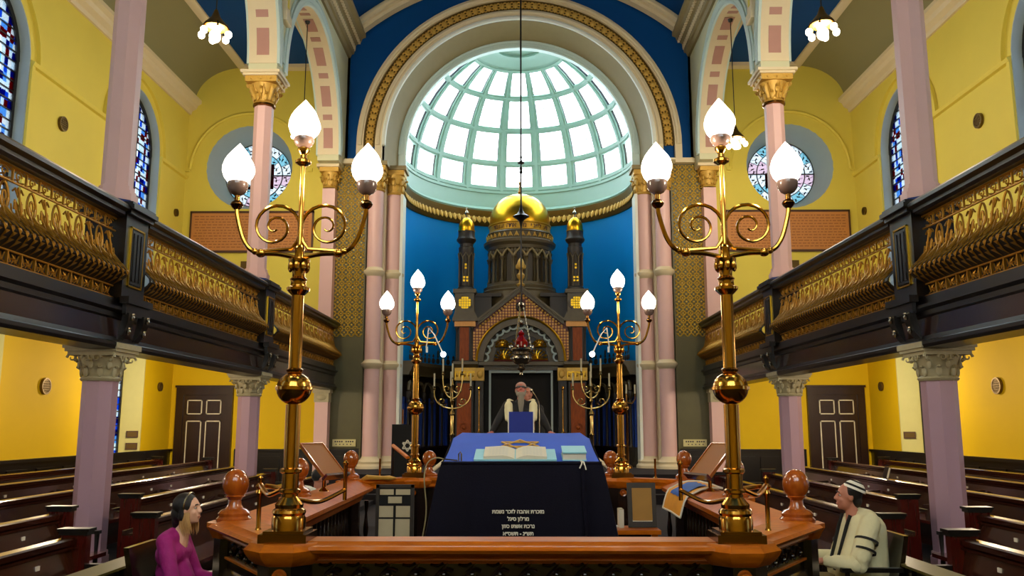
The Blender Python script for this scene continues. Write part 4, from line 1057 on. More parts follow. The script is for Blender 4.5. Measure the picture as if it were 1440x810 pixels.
    m = MB(); m.lathe([(0, 0), (.06, .03), (.10, .02), (.14, .04), (.16, .0)], (0, 0, 0), 16)
    for k in range(8): m.ball((.12 * math.cos(k * PI / 4), .12 * math.sin(k * PI / 4), .03), .035, 6, 4)
    m.xf(Matrix.Translation((X0, AY, 5.38)) @ Matrix.Rotation(PI / 2, 4, 'X')); B(m, 'rosette', 'ark_dark')
    for S in (-1, 1):
        m = MB()
        for (o, w_, y0, y1) in ((0, .05, AY - .14, AY + .45), (.05, .05, AY - .10, AY + .4), (.10, .07, AY - .06, AY + .4)):
            m.prism([(X0, ap - o), (X0 + S * 1.30, 5.0 - o), (X0 + S * 1.30, 5.0 - o - w_ * 1.3), (X0, ap - o - w_ * 1.3)], 'y', y0, y1)
        B(m, 'raking_cornice', 'ark_stone', s=0)
        m = MB()
        for k in range(16):
            a = k / 15; m.ball((X0 + S * 1.22 * a, AY - .06, ap - .26 - .98 * a), .036, 6, 4)
        B(m, 'gilt_beading', 'gilt_cap')
        m = MB(); m.box(X0 + S * .9, X0 + S * 1.5, AY + .4, AY + .8, 5.0, 5.8); m.box(X0 + S * .6, X0 + S * 1.5, AY + .35, AY + .85, 5.74, 5.84); B(m, 'link_wall', 'ark_dark', s=0)
    m = MB(); m.roll('y', X0, zb, 1.33, AY - .03, .04, 0, PI, 40, 6); B(m, 'gilt_arch_edge', 'gold_leaf')
    m = MB(); m.band('y', X0, zb, 1.12, 1.31, AY - .02, AY + .3, n=40); B(m, 'arch_ring', 'ark_stone')
    m = MB()
    for k in range(15):
        a = PI * (k + .5) / 15; m.roll('y', X0 + 1.10 * math.cos(a), zb + 1.10 * math.sin(a), .115, AY + .06, .035, a + PI / 2, a + 3 * PI / 2, 8, 5)
    B(m, 'scalloped_cusps', 'reveal_grey')
    m = MB(); m.band('y', X0, zb, .01, 1.14, AY + .28, AY + .32, n=32); ty = B(m, 'tympanum', 'ark_dark', s=0)
    m = MB(); m.band('y', X0, zb, .84, 1.0, AY + .22, AY + .28, n=32); B(m, 'tympanum_ring', 'ark_stone', ty)
    # gilded foliage: four lobed fields and a crown field in the middle
    def foliage(cx, cz, sx, sz, name):
        m = MB()
        for k in range(9):
            a = PI * k / 8; m.tube([(cx, AY + .2, cz), (cx + sx * .6 * math.cos(a + .2), AY + .19, cz + sz * .6 * math.sin(a)), (cx + sx * math.cos(a), AY + .2, cz + sz * math.sin(a))], .014, 5)
            m.ball((cx + sx * .95 * math.cos(a), AY + .2, cz + sz * .95 * math.sin(a)), .04, 6, 4); m.ball((cx + sx * .5 * math.cos(a), AY + .19, cz + sz * .5 * math.sin(a)), .03, 6, 4)
        m.tube([(cx - sx, AY + .2, cz), (cx + sx, AY + .2, cz)], .022, 5)
        return m.build(name, 'gold_leaf', ty)
    for S in (-1, 1):
        foliage(X0 + S * .50, zb + .08, .29, .30, 'gilt_foliage')
        foliage(X0 + S * .56, zb + .46, .20, .20, 'gilt_foliage')
    foliage(X0, zb + .42, .34, .34, 'gilt_foliage')
    m = MB(); m.tube([(X0 - .82, AY + .2, zb + .03), (X0 + .82, AY + .2, zb + .03)], .025, 5); B(m, 'gilt_sill', 'mosaic_red', ty)
    # gable finial
    m = MB(); m.lathe([(.10, 0), (.14, .06), (.06, .12), (.05, .2), (.11, .27), (.13, .36), (.06, .44), (.05, .5), (.10, .58), (.12, .70), (.08, .82), (0, .92)], (X0, AY + .1, 6.0), 12)
    for k in range(6):
        a = PI * k / 3; m.ball((X0 + .11 * math.cos(a), AY + .1 + .11 * math.sin(a), 6.62), .05, 6, 5, (1, 1, 1.6))
    B(m, 'gable_finial', 'gilt_cap')
    # drum on stepped rings
    c = (X0 - .03, AY + 1.50, 0)
    m = MB(); m.lathe([(1.20, 5.3), (1.20, 5.90), (1.19, 5.93), (1.21, 5.99), (1.14, 6.04), (1.16, 6.12), (1.06, 6.17), (1.06, 6.24), (.86, 6.25), (.86, 7.30), (1.02, 7.32), (1.04, 7.42), (1.15, 7.50), (1.17, 7.58), (1.11, 7.62), (1.03, 7.66), (1.03, 7.84), (1.07, 7.86), (1.05, 7.90), (1.0, 7.90)], c, 48)
    dr = B(m, 'drum', 'ark_stone')
    m = MB(); N = 16
    for k in range(N):
        a = 2 * PI * k / N + PI / N; x, y = c[0] + .99 * math.cos(a), c[1] + .99 * math.sin(a)
        q = MB(); q.lathe([(.075, 6.24), (.075, 6.30), (.045, 6.36), (.04, 6.92), (.07, 7.0), (.09, 7.02), (.09, 7.06)], (x, y, 0), 10); q.build('colonnette', 'ark_stone', dr)
        P = []
        for s_ in (-1, -.92, -.75, -.5, -.25, 0, .25, .5, .75, .92, 1):
            a2 = a + PI / N + s_ * (PI / N) * .95; hh = (1 - abs(s_)) ** .62
            P.append((c[0] + 1.0 * math.cos(a2), c[1] + 1.0 * math.sin(a2), 7.04 + .26 * hh))
        q = MB(); q.tube(P, .035, 6); q.build('pointed_arch', 'arch_stone', dr)
        for s_ in (-1, 1):
            a2 = a + PI / N + s_ * PI / N * .75; m.ball((c[0] + .97 * math.cos(a2), c[1] + .97 * math.sin(a2), 7.24), .08, 6, 5)
        m.obox((c[0] + .87 * math.cos(a), c[1] + .87 * math.sin(a), 6.75), (.10, .16, 1.0), (0, 0, a))
    m.build('spandrels', 'ark_stone', dr)
    m = MB()
    for k in range(0, N, 1):
        a = 2 * PI * k / N; m.obox((c[0] + .862 * math.cos(a), c[1] + .862 * math.sin(a), 6.75), (.02, .16, .9), (0, 0, a))
    m.build('dark_lights', 'ark_dark', dr, 0)
    m = MB()
    for k in range(34):
        a = 2 * PI * k / 34; M_ = Euler((0, 0, a)).to_matrix(); m.ball((c[0] + 1.05 * math.cos(a), c[1] + 1.05 * math.sin(a), 7.75), .065, 6, 4, (.4, .7, 1), M_)
        m.tube([(c[0] + 1.06 * math.cos(a - .06), c[1] + 1.06 * math.sin(a - .06), 7.68), (c[0] + 1.08 * math.cos(a), c[1] + 1.08 * math.sin(a), 7.82), (c[0] + 1.06 * math.cos(a + .06), c[1] + 1.06 * math.sin(a + .06), 7.68)], .015, 4)
    m.build('carved_frieze', 'gilt_cap', dr)
    m = MB(); m.lathe([(1.0, 7.90), (1.02, 7.93), (.99, 7.95), (.985, 8.13), (1.02, 8.15), (1.02, 8.19), (.98, 8.20)], c, 48); bd = B(m, 'inscription_band', 'band_gold')
    txt = 'דע לפני מי אתה עומד'
    s2 = ('דע לפני מי אתה עומד  ' * 1)
    L = len(s2); A0 = -PI / 2
    for k, ch in enumerate(s2[::-1]):
        if ch == ' ': continue
        a = A0 + (k - L / 2) * .108
        text_mb(ch, .20, 'letter', 'letter_brown', bd, (c[0] + .995 * math.cos(a), c[1] + .995 * math.sin(a), 7.975), (PI / 2, 0, a + PI / 2), .006, .004)
    m = MB(); P = [(.98, 8.20), (.985, 8.28)]
    for q in linspace(.08, 1, 14): P.append((.985 * math.cos(q * PI / 2) ** .9 if q < 1 else 0.0, 8.28 + .98 * math.sin(q * PI / 2)))
    m.lathe([(max(0, r_), z) for r_, z in P], c, 48); B(m, 'gold_dome', 'gold_leaf', s=60)
    m = MB(); m.lathe([(.05, 9.22), (.03, 9.3), (.07, 9.36), (.03, 9.42), (.02, 9.6), (.05, 9.66), (.0, 9.74)], c, 10); B(m, 'dome_finial', 'brass_dark')
ark()

# ================================================================== ARCADED STALLS round the apse wall
for SA in (-1, 1):
    t = thing('apse_stalls', 'dark carved arcaded panelling with blue hangings on the apse wall, %s of the ark' % ('right' if SA > 0 else 'left'), 'panelling', (SA * 2.9, 26.2, .65), 'arcaded panelling in the apse')
    A_, B_ = (0, .95) if SA > 0 else (PI - .95, PI)
    m = MB(); m.lathe([(3.50, .65), (3.50, 3.7), (3.54, 3.7), (3.54, .65)], AC, 16, A_, B_, close=True); m.build('backing', 'ark_dark', t)
    m = MB(); m.lathe([(3.54, 3.28), (3.20, 3.28), (3.18, 3.36), (3.14, 3.40), (3.10, 3.52), (3.04, 3.58), (3.04, 3.68), (3.54, 3.68)], AC, 16, A_, B_, close=True); m.build('canopy_cornice', 'ark_stone', t)
    m = MB(); m.lathe([(3.54, .65), (2.95, .65), (2.95, 1.15), (3.0, 1.2), (3.54, 1.2)], AC, 16, A_, B_, close=True); m.build('bench', 'dark_carved', t)
    NS = 22
    for k in range(NS + 1):
        a = PI * k / NS
        if a < A_ - .01 or a > B_ + .01: continue
        x, y = 3.2 * math.cos(a), 24.6 + 3.2 * math.sin(a)
        m = MB(); m.lathe([(.07, 1.2), (.04, 1.28), (.035, 2.55), (.07, 2.62), (.085, 2.74), (.06, 2.80)], (x, y, 0), 10); m.ball((x, y, 2.5), .07, 8, 6); m.build('colonnette', 'ark_dark', t)
        if a + PI / NS <= B_ + .01:
            P = []
            for s_ in linspace(0, PI, 9):
                a2 = a + PI / NS * (1 - math.cos(s_)) / 2; P.append((3.2 * math.cos(a2), 24.6 + 3.2 * math.sin(a2), 2.82 + .26 * math.sin(s_)))
            q = MB(); q.tube(P, .05, 6); q.build('round_arch', 'ark_stone', t)
            q = MB(); P2 = [(.0 + .0, 0)]
            am = a + PI / NS / 2; w_ = 3.35 * PI / NS
            vs = []; fs = []
            for i in range(13):
                aa = a + .02 + (PI / NS - .04) * i / 12; rr = 3.40 + .025 * math.sin(i * 2.4)
                vs += [(rr * math.cos(aa), 24.6 + rr * math.sin(aa), 1.2), (rr * math.cos(aa), 24.6 + rr * math.sin(aa), 2.65)]
            for i in range(12): fs.append((i * 2, i * 2 + 2, i * 2 + 3, i * 2 + 1))
            q.add(vs, fs); q.build('blue_hanging', 'drape_blue', t)
    cr = MB()
    for k in range(46):
        a = PI * (k + .5) / 46
        if a < A_ or a > B_: continue
        x, y = 3.2 * math.cos(a), 24.6 + 3.2 * math.sin(a); M_ = Euler((0, 0, a)).to_matrix()
        cr.ball((x, y, 3.80), .085, 8, 5, (.3, 1, 1.1), M_); cr.ball((x, y, 3.95), .045, 6, 4, (.4, 1, 1.3), M_)
        if k % 4 == 0: cr.ball((x, y, 4.05), .05, 6, 5, (.5, .8, 2), M_)
    tag(cr.build('cresting', 'ark_dark', t), kind='stuff')


# ================================================================== ETERNAL LIGHT
ex, ey = .06, 21.5
t = thing('eternal_lamp', 'silver eternal lamp with red glass hanging on a long rod before the ark', 'lamp', (ex, ey, 3.1))
m = MB(); m.tube([(ex, ey, 4.95), (ex, ey, 15.0)], .022, 8); m.build('rod', 'ebony', t)
m = MB(); m.lathe([(.02, -.30), (.05, -.14), (.10, -.08), (.22, 0), (.10, .08), (.05, .16), (.03, .3)], (ex, ey, 7.2), 14); m.build('spindle', 'ebony', t)
m = MB(); m.lathe([(.02, -.1), (.05, -.06), (.03, .0), (.05, .06), (.02, .1)], (ex, ey, 8.45), 10); m.lathe([(.02, .17), (.09, .19), (.09, .21), (.02, .23)], (ex, ey, 8.45), 12)
m.lathe([(.02, .15), (.05, .22), (.02, .30), (.04, .36), (.01, .42)], (ex, ey, 8.45), 8); m.build('rod_knot', 'ebony', t)
m = MB(); m.lathe([(.02, 4.95), (.08, 4.92), (.10, 4.86), (.05, 4.80), (.02, 4.78)], (ex, ey, 0), 12); m.build('chain_ring', 'silver', t)
for k in range(3):
    a = PI / 2 + 2 * PI * k / 3 + .4; P0 = Vector((ex + .05 * math.cos(a), ey + .05 * math.sin(a), 4.85)); P1 = Vector((ex + .25 * math.cos(a), ey + .25 * math.sin(a), 3.80)); m = MB()
    for q in range(22):
        c_ = P0.lerp(P1, (q + .5) / 22); m.obox(c_, (.03 if q % 2 else .012, .012 if q % 2 else .03, .056), (0, 0, a))
    m.build('chain', 'silver', t)
m = MB(); m.lathe([(.16, 3.74), (.29, 3.76), (.32, 3.72), (.29, 3.68), (.20, 3.66), (.19, 3.60), (.24, 3.56), (.26, 3.50), (.22, 3.42), (.16, 3.36), (.08, 3.33), (.06, 3.28), (.11, 3.24), (.05, 3.19), (.03, 3.14), (.055, 3.09), (.0, 3.02)], (ex, ey, 0), 20)
for k in range(10):
    a = 2 * PI * k / 10; m.ball((ex + .29 * math.cos(a), ey + .29 * math.sin(a), 3.79), .035, 6, 5, (1, 1, 1.5)); m.ball((ex + .25 * math.cos(a), ey + .25 * math.sin(a), 3.50), .03, 6, 5)
m.build('bowl', 'silver', t)
m = MB(); m.lathe([(.10, 3.74), (.17, 3.80), (.18, 3.92), (.12, 4.02), (.07, 4.08), (.09, 4.14), (.03, 4.22), (0, 4.24)], (ex, ey, 0), 16); m.build('red_glass', 'red_glass', t)
m = MB(); m.ball((ex, ey, 4.42), .05, 10, 6); m.build('silver_ball', 'silver', t)

# ================================================================== MENORAHS by the ark
def menorah(cx, cy, zb, label):
    t = thing('branched_candelabrum', label, 'candelabrum', (cx, cy, zb), 'brass candelabra before the ark')
    m = MB(); m.lathe([(.24, 0), (.22, .06), (.10, .12), (.06, .2), (.075, .26), (.05, .32), (.048, .9), (.075, .94), (.05, .98), (.05, 1.42), (.08, 1.46), (.06, 1.52), (.03, 1.56), (.025, 1.75), (.05, 1.8), (.022, 1.86), (.022, 2.15), (.045, 2.2), (.02, 2.25), (.018, 2.36)], (cx, cy, zb), 16); m.build('stem', 'gilt_pale', t)
    z0 = zb + 1.58
    tips = []
    for S in (-1, 1):
        for (w_, ht) in ((.47, .62), (.25, .82)):
            P = [(cx + S * w_ * math.sin(q), cy, z0 + (.02 if w_ > .3 else .28) + (ht * .62) * (1 - math.cos(q))) for q in linspace(.05, PI / 2, 9)]
            P.append((P[-1][0], cy, P[-1][2] + .10)); m = MB(); m.tube(P, .018, 6)
            tip = P[-1]; tips.append(tip)
            m.lathe([(.01, -.02), (.045, 0), (.05, .02), (.02, .04), (.03, .09)], tip, 10); m.build('branch', 'gilt_pale', t)
            m = MB(); k0 = Vector((cx + S * w_ * .55, cy, z0 + (.20 if w_ > .3 else .52)))
            m.tube([k0 + Vector((S * (.125 * (1 - q / 15)) * math.cos(q * .6 + 3.6), 0, (.125 * (1 - q / 15)) * math.sin(q * .6 + 3.6))) for q in range(14)], .019, 5); m.build('scroll', 'gilt_pale', t)
    tips.append((cx, cy, zb + 2.34)); tips.append((cx - .03, cy - .14, zb + 2.12))
    m = MB(); m.tube([(cx, cy, z0 + .1), (cx - .03, cy - .14, z0 + .2), (cx - .03, cy - .14, zb + 2.14)], .016, 6); m.build('branch', 'gilt_pale', t)
    for tp in tips:
        m = MB(); m.tube([(tp[0], tp[1], tp[2] + .05), (tp[0], tp[1], tp[2] + .42)], .022, 8); m.build('candle', 'candle_wax', t)
menorah(-1.72, 22.0, .65, 'tall brass branched candelabrum with pale candles, left of the ark doors')
menorah(1.86, 22.0, .65, 'tall brass branched candelabrum with pale candles, right of the ark doors')
# small silver candelabrum and hanging lamp on the right
t = thing('small_candelabrum', 'small three-candle holder on the dark stalls at the right of the ark', 'candelabrum', (3.0, 23.9, .65))
cx, cy = 3.0, 23.9
m = MB(); m.lathe([(.14, .65), (.12, .72), (.04, .78), (.03, 2.3), (.06, 2.36), (.03, 2.42), (.02, 2.72)], (cx, cy, 0), 10)
for S in (-1, 1): m.tube([(cx, cy, 2.45), (cx + S * .15, cy, 2.42), (cx + S * .24, cy, 2.55), (cx + S * .24, cy, 2.72)], .018, 6)
m.build('stand', 'brass_dark', t)
for e in (-.24, 0, .24):
    m = MB(); m.tube([(cx + e, cy, 2.70), (cx + e, cy, 2.95)], .022, 8); m.build('candle', 'candle_wax', t)

# ================================================================== STANDARD LAMPS of the reading platform
def spiral_pts(cx, cz, S):
    P = []
    for q in range(42):
        th = math.radians(232) - q / 41 * math.radians(720)
        r = .165 - .148 * (q / 41) ** .85
        P.append((cx - S * r * math.cos(th), cz + r * math.sin(th)))
    return P
def shade_mb(x, y, z):
    m = MB(); n = 24; prof = [(.050, 0), (.062, .012), (.078, .035), (.089, .07), (.088, .10), (.078, .135), (.062, .165), (.044, .19), (.028, .21), (.014, .228), (.0, .245)]
    vs = []; k = len(prof)
    for i in range(n):
        for j, (r, zz) in enumerate(prof):
            a = 2 * PI * i / n + j * .10; rr = r * (1 + .05 * math.cos(8 * 2 * PI * i / n) * (1 if 0 < j < k - 1 else 0))
            vs.append((x + rr * math.cos(a), y + rr * math.sin(a), z + zz))
    fs = []
    for i in range(n):
        for j in range(k - 1): fs.append((i * k + j, ((i + 1) % n) * k + j, ((i + 1) % n) * k + j + 1, i * k + j + 1))
    m.add(vs, fs); return m
def standard_lamp(x, y, z, label, spots=0):
    watts = 40 if spots else 75
    t = thing('standard_lamp', label, 'lamp', (x, y, z), 'brass three-flame standard lamps at the platform corners')
    h = lambda a: z + a
    m = MB(); m.obox((x, y, z + .022), (.26, .26, .045)); m.obox((x, y, z + .05), (.22, .22, .02)); m.build('plinth', 'brass_dark', t, 20)
    m = MB(); m.lathe([(.0, .05), (.092, .05), (.092, .12), (.085, .135), (.092, .15), (.088, .165), (.075, .175), (.078, .195), (.06, .215), (.045, .235), (.045, .25), (.058, .258), (.058, .272), (.046, .28), (.046, .36), (.06, .368), (.06, .384), (.045, .392)], (x, y, z), 28); m.build('base', 'brass', t)
    m = MB(); m.lathe([(.042, .39), (.042, .74)], (x, y, z), 20); m.build('lower_column', 'brass', t)
    m = MB(); P = [(.03, .735)] + [(.098 * math.cos(q), .83 + .092 * math.sin(q)) for q in linspace(-1.25, -.12, 7)] + [(.104, .822), (.104, .838)] + [(.098 * math.cos(q), .83 + .092 * math.sin(q)) for q in linspace(.12, 1.2, 7)] + [(.045, .922), (.05, .935), (.036, .945)]
    m.lathe(P, (x, y, z), 28); m.build('orb', 'brass', t)
    m = MB(); m.lathe([(.037, .94), (.034, 1.37)], (x, y, z), 20); m.build('upper_column', 'brass', t)
    m = MB(); m.lathe([(.034, 1.36), (.045, 1.37), (.064, 1.39), (.066, 1.405), (.045, 1.415), (.042, 1.44), (.050, 1.455), (.036, 1.47), (.036, 1.49), (.055, 1.54), (.062, 1.57), (.03, 1.58)], (x, y, z), 20)
    for k in range(8):
        a = 2 * PI * k / 8; m.ball((x + .05 * math.cos(a), y + .05 * math.sin(a), z + 1.53), .022, 6, 5, (.7, .7, 1.6))
    m.build('capital', 'brass', t)
    m = MB(); m.lathe([(.03, 1.57), (.026, 1.62), (.03, 1.64), (.018, 1.66), (.016, 1.9), (.014, 2.13), (.03, 2.14), (.046, 2.15), (.046, 2.165), (.02, 2.18), (.018, 2.20), (.035, 2.225), (.035, 2.24), (.02, 2.25), (.03, 2.262)], (x, y, z), 16); m.build('top_stem', 'brass', t)
    sm = None
    for S in (-1, 1):
        P = [(0, 1.575), (S * .05, 1.59), (S * .13, 1.605), (S * .23, 1.61), (S * .29, 1.635), (S * .33, 1.69), (S * .355, 1.76), (S * .375, 1.84), (S * .38, 1.89)]
        m = MB(); m.tube(smooth([(x + a, y, z + b) for a, b in P], 4), .0135, 8); m.ball((x + S * .225, y, z + 1.61), .026, 10, 6, (1.2, 1, 1)); m.ball((x + S * .26, y, z + 1.62), .02, 8, 6); m.build('arm', 'brass', t)
        m = MB(); sp = spiral_pts(S * .150, 1.765, -S); m.tube([(x + S * .235, y, z + 1.62)] + [(x + a, y, z + b) for a, b in sp], [.012] + [.0115 - .006 * q / 41 for q in range(42)], 7); m.build('scroll', 'brass', t)
        m = MB(); m.lathe([(.014, 1.87), (.03, 1.885), (.038, 1.90), (.03, 1.915), (.016, 1.925), (.016, 1.955), (.028, 1.965)], (x + S * .38, y, z), 14); m.build('arm_collar', 'brass_dark', t)
        m = MB(); m.lathe([(.018, 1.955), (.04, 1.968), (.056, 1.99), (.06, 2.02), (.058, 2.035)], (x + S * .38, y, z), 18); m.build('gallery_cup', 'glass_cup', t)
    m = MB(); m.lathe([(.022, 2.245), (.045, 2.258), (.057, 2.275), (.060, 2.295), (.056, 2.308)], (x, y, z), 18); m.build('gallery_cup', 'glass_cup', t)
    for (dx, zz) in ((-.38, 2.03), (0, 2.30), (.38, 2.03)):
        me_ = shade_mb(x + dx, y, z + zz).build('flame_shade', 'lamp_flame', t, 60)
        light('lamp_light', (x + dx, y, z + zz + .08), watts, .06, parent=t)
    if spots:
        S = spots
        m = MB(); m.tube([(x + S * .12, y - .02, z + 1.56), (x + S * .15, y - .04, z + 1.80), (x + S * .22, y - .05, z + 1.72), (x + S * .325, y - .06, z + 1.50)], .008, 6); m.box(x + S * .13 - .012, x + S * .13 + .012, y - .04, y - .02, z + 1.50, z + 1.57); m.build('spot_arm', 'white_paint', t)
        m = MB(); m.ball((x + S * .335, y - .065, z + 1.475), .034, 10, 8); m.build('spot_bulb', 'spot_bulb', t)
RZ = 1.22
lampP = [(-1.24, 4.80), (1.22, 4.80), (-1.24, 10.40), (1.25, 10.40)]
standard_lamp(*lampP[0], RZ, 'tall brass three-flame lamp on the left front corner of the reading platform')
standard_lamp(*lampP[1], RZ, 'tall brass three-flame lamp on the right front corner of the reading platform')
standard_lamp(*lampP[2], RZ, 'brass three-flame lamp on the left rear corner, before the blue apse', 1)
standard_lamp(*lampP[3], RZ, 'brass three-flame lamp on the right rear corner, before the blue apse', -1)

# ================================================================== READING PLATFORM (bimah) and its balustrade
m = MB(); m.prism([(-1.3, 4.75), (1.3, 4.75), (1.98, 5.75), (1.98, 10.0), (1.35, 10.55), (-1.35, 10.55), (-1.98, 10.0), (-1.98, 5.75)], 'z', 0, .30)
m.prism([(-1.0, 10.55), (1.0, 10.55), (1.0, 10.9), (-1.0, 10.9)], 'z', 0, .16)
struct(m.build('floor', 'carpet', None, 0))
bal = thing('platform_balustrade', 'polished orange-brown wooden balustrade around the reading platform', 'balustrade', (0, 7.5, .3))
def seg(mb, p0, p1, prof, ext0=0, ext1=0):
    """prof: (outward offset, z) swept from p0 to p1; outward is to the right of travel"""
    a, b = Vector((*p0, 0)), Vector((*p1, 0)); d = (b - a).normalized(); nrm = Vector((d.y, -d.x, 0)); a = a - d * ext0; b = b + d * ext1
    n = len(prof); vs = [(a + nrm * o + Vector((0, 0, zz))) for o, zz in prof] + [(b + nrm * o + Vector((0, 0, zz))) for o, zz in prof]
    mb.add(vs, [tuple(range(n))[::-1], tuple(range(n, 2 * n))] + [(i, (i + 1) % n, n + (i + 1) % n, n + i) for i in range(n)])
VR = [(-1.24, 4.80), (1.22, 4.80), (1.88, 5.78), (1.92, 9.95), (1.25, 10.40)]
VL = [(-1.24, 4.80), (-1.88, 5.78), (-1.92, 9.95), (-1.24, 10.40)]
cap = [(-.13, 1.19), (-.13, 1.225), (.07, 1.225), (.09, 1.212), (.13, 1.205), (.15, 1.188), (.135, 1.17), (.10, 1.16), (.09, 1.152), (.07, 1.14), (.075, 1.128), (.06, 1.115), (-.10, 1.115), (-.10, 1.15)]
frz = [(-.06, .92), (-.06, 1.115), (.035, 1.115), (.035, .92)]
low = [(-.05, .34), (-.05, .92), (.05, .92), (.06, .88), (.02, .86), (.02, .46), (.06, .44), (.07, .36), (.07, .30), (-.05, .30)]
sidecap = [(-.26, 1.10), (-.27, 1.14), (-.24, 1.155), (-.10, 1.215), (.08, 1.215), (.12, 1.19), (.13, 1.16), (.09, 1.12), (.07, .98), (-.12, .98), (-.16, 1.04)]
foot = [(-.08, .30), (-.08, .40), (.08, .40), (.08, .30)]
u = MB(); u.tube([(-.055, 0, -.04), (-.01, -.01, .0), (.035, 0, .05)], [.006, .014, .006], 5)
u.tube([(.05 * math.cos(t_) * (1 - t_ / 8) + .02, -.012, .032 * math.sin(t_) * (1 - t_ / 8) - .005) for t_ in linspace(.5, 6, 10)], .009, 5); u.ball((.015, -.02, -.005), .014, 6, 5); u.tube([(-.06, 0, .045), (-.02, -.01, .04), (.01, 0, .052)], .008, 4)
scroll_me = u.mesh('carved_scroll', 'dark_carved', 50)
bp_ = [(.030, .40), (.030, .46), (.018, .49), (.014, .54), (.028, .62), (.030, .68), (.018, .78), (.014, .84), (.022, .90), (.026, .94), (.026, .98)]
bm_ = MB(); bm_.lathe(bp_, (0, 0, 0), 10); bal_me = bm_.mesh('baluster', 'dark_carved', 40)
def panelled(p0, p1, nm):
    m = MB(); seg(m, p0, p1, cap); m.build('handrail', 'rail_wood', bal, 25)
    m = MB(); seg(m, p0, p1, frz); m.build('frieze_board', 'dark_carved', bal, 0)
    m = MB(); seg(m, p0, p1, low); m.build('lower_panel', 'dark_carved', bal, 20)
    a, b = Vector((*p0, 0)), Vector((*p1, 0)); d = (b - a); L_ = d.length; d.normalize(); nrm = Vector((d.y, -d.x, 0)); ang = math.atan2(d.y, d.x)
    n = int((L_ - .34) / .146)
    for k in range(n):
        c_ = a + d * (.17 + (L_ - .34) * (k + .5) / n) + nrm * .045; place(scroll_me, 'carved_scroll', bal, (c_.x, c_.y, 1.055), (0, 0, ang))
    m = MB(); seg(m, p0, p1, [(.03, 1.105), (.045, 1.105), (.045, 1.115), (.03, 1.115)]); seg(m, p0, p1, [(.03, .985), (.05, .985), (.05, .998), (.03, .998)]); m.build('bead', 'rail_wood', bal, 0)
def railed(p0, p1, prof, name='handrail'):
    m = MB(); seg(m, p0, p1, prof); m.build(name, 'rail_wood', bal, 25)
    m = MB(); seg(m, p0, p1, foot); m.build('foot_rail', 'dark_carved', bal, 0)
    a, b = Vector((*p0, 0)), Vector((*p1, 0)); L_ = (b - a).length; n = int(L_ / .17)
    for k in range(1, n):
        c_ = a.lerp(b, k / n); place(bal_me, 'baluster', bal, (c_.x, c_.y, 0))
panelled(VL[0], VR[1], 'front'); panelled(VR[1], VR[2], 'c'); panelled(VL[1], VL[0], 'c')
railed(VR[2], VR[3], sidecap); railed(VL[2], VL[1], sidecap)
railed(VR[3], VR[4], cap); railed(VL[3], VL[2], cap)
for S in (-1, 1): railed((1.25, 10.40) if S > 0 else (-.92, 10.50), (.92, 10.50) if S > 0 else (-1.24, 10.40), cap)
for (x, y) in lampP:
    m = MB(); m.lathe([(.20, .30), (.20, .42), (.155, .46), (.155, 1.105)], (x, y, 0), 8, phase=PI / 8); p = m.build('lamp_post', 'dark_carved', bal, 20)
    m = MB(); m.lathe([(.15, 1.10), (.17, 1.105), (.20, 1.13), (.225, 1.16), (.235, 1.185), (.215, 1.20), (.20, RZ)], (x, y, 0), 8, phase=PI / 8); m.build('post_cap', 'rail_wood', p, 20)
    m = MB(); m.lathe([(0, .03), (.016, .028), (.022, .015), (.036, .02), (.042, .008), (.042, 0)], (0, 0, 0), 20); m.ball((0, 0, .022), .012, 8, 5)
    m.xf(Matrix.Translation((x, y - .145, 1.05)) @ Matrix.Rotation(PI / 2, 4, 'X')); m.build('round_boss', 'newel_wood', p)
nw = [(.115, 0), (.115, .02), (.10, .035), (.105, .055), (.085, .075), (.06, .085), (.045, .11), (.04, .14), (.05, .155), (.07, .165)]
def newel(x, y, z, name='newel'):
    m = MB(); m.lathe([(.12, .30), (.12, z - .10)], (x, y, 0), 8, phase=PI / 8); p = m.build('newel_post', 'dark_carved', bal, 20)
    m = MB(); m.lathe([(.13, z - .10), (.15, z - .06), (.17, z - .03), (.17, z)], (x, y, 0), 8, phase=PI / 8); m.build('post_cap', 'rail_wood', p, 20)
    m = MB(); m.lathe(nw + [(.085 * math.cos(q) + .002, .245 + .098 * math.sin(q)) for q in linspace(-.85, PI / 2, 12)], (x, y, z), 24); m.build('ball_finial', 'newel_wood', p)
for (x, y) in ((-1.88, 5.82), (1.88, 5.82), (-1.92, 9.95), (1.92, 9.95), (-1.95, 7.75), (1.95, 7.75)): newel(x, y, RZ - .01)
for x in (-1.08, 1.14): newel(x, 10.58, RZ - .03)
# brass scroll brackets and little posts at the front lamps
for S, (x, y) in ((-1, lampP[0]), (1, lampP[1])):
    t = thing('brass_bracket', 'curved brass bracket with small knobbed post at the foot of the %s front lamp' % ('left' if S < 0 else 'right'), 'bracket', (x + S * .28, y + .42, RZ))
    px_, py_ = x + S * .30, y + .44
    m = MB(); m.lathe([(.022, 0), (.014, .02), (.014, .20), (.022, .22), (.014, .24), (.03, .26), (.012, .28), (.016, .31), (.0, .33)], (px_, py_, RZ), 12); m.build('post', 'brass', t)
    m = MB(); m.tube(smooth([(x + S * .05, y, RZ + .27), (x + S * .15, y + .12, RZ + .235), (px_ - S * .05, py_ - .1, RZ + .25), (px_, py_, RZ + .27)]), .014, 8); m.tube(smooth([(x, y + .05, RZ + .3), (x + S * .1, y + .28, RZ + .26), (px_ - S * .03, py_ + .02, RZ + .26)]), .014, 8); m.build('arm', 'brass', t)
    m = MB(); q_ = x - S * .22; m.lathe([(.012, .18), (.012, .38), (.018, .40), (0, .42)], (q_, y + .42, RZ), 10); m.tube(smooth([(x - S * .04, y, RZ + .22), (x - S * .12, y + .2, RZ + .19), (q_, y + .42, RZ + .24)]), .013, 8); m.build('inner_arm', 'brass', t)
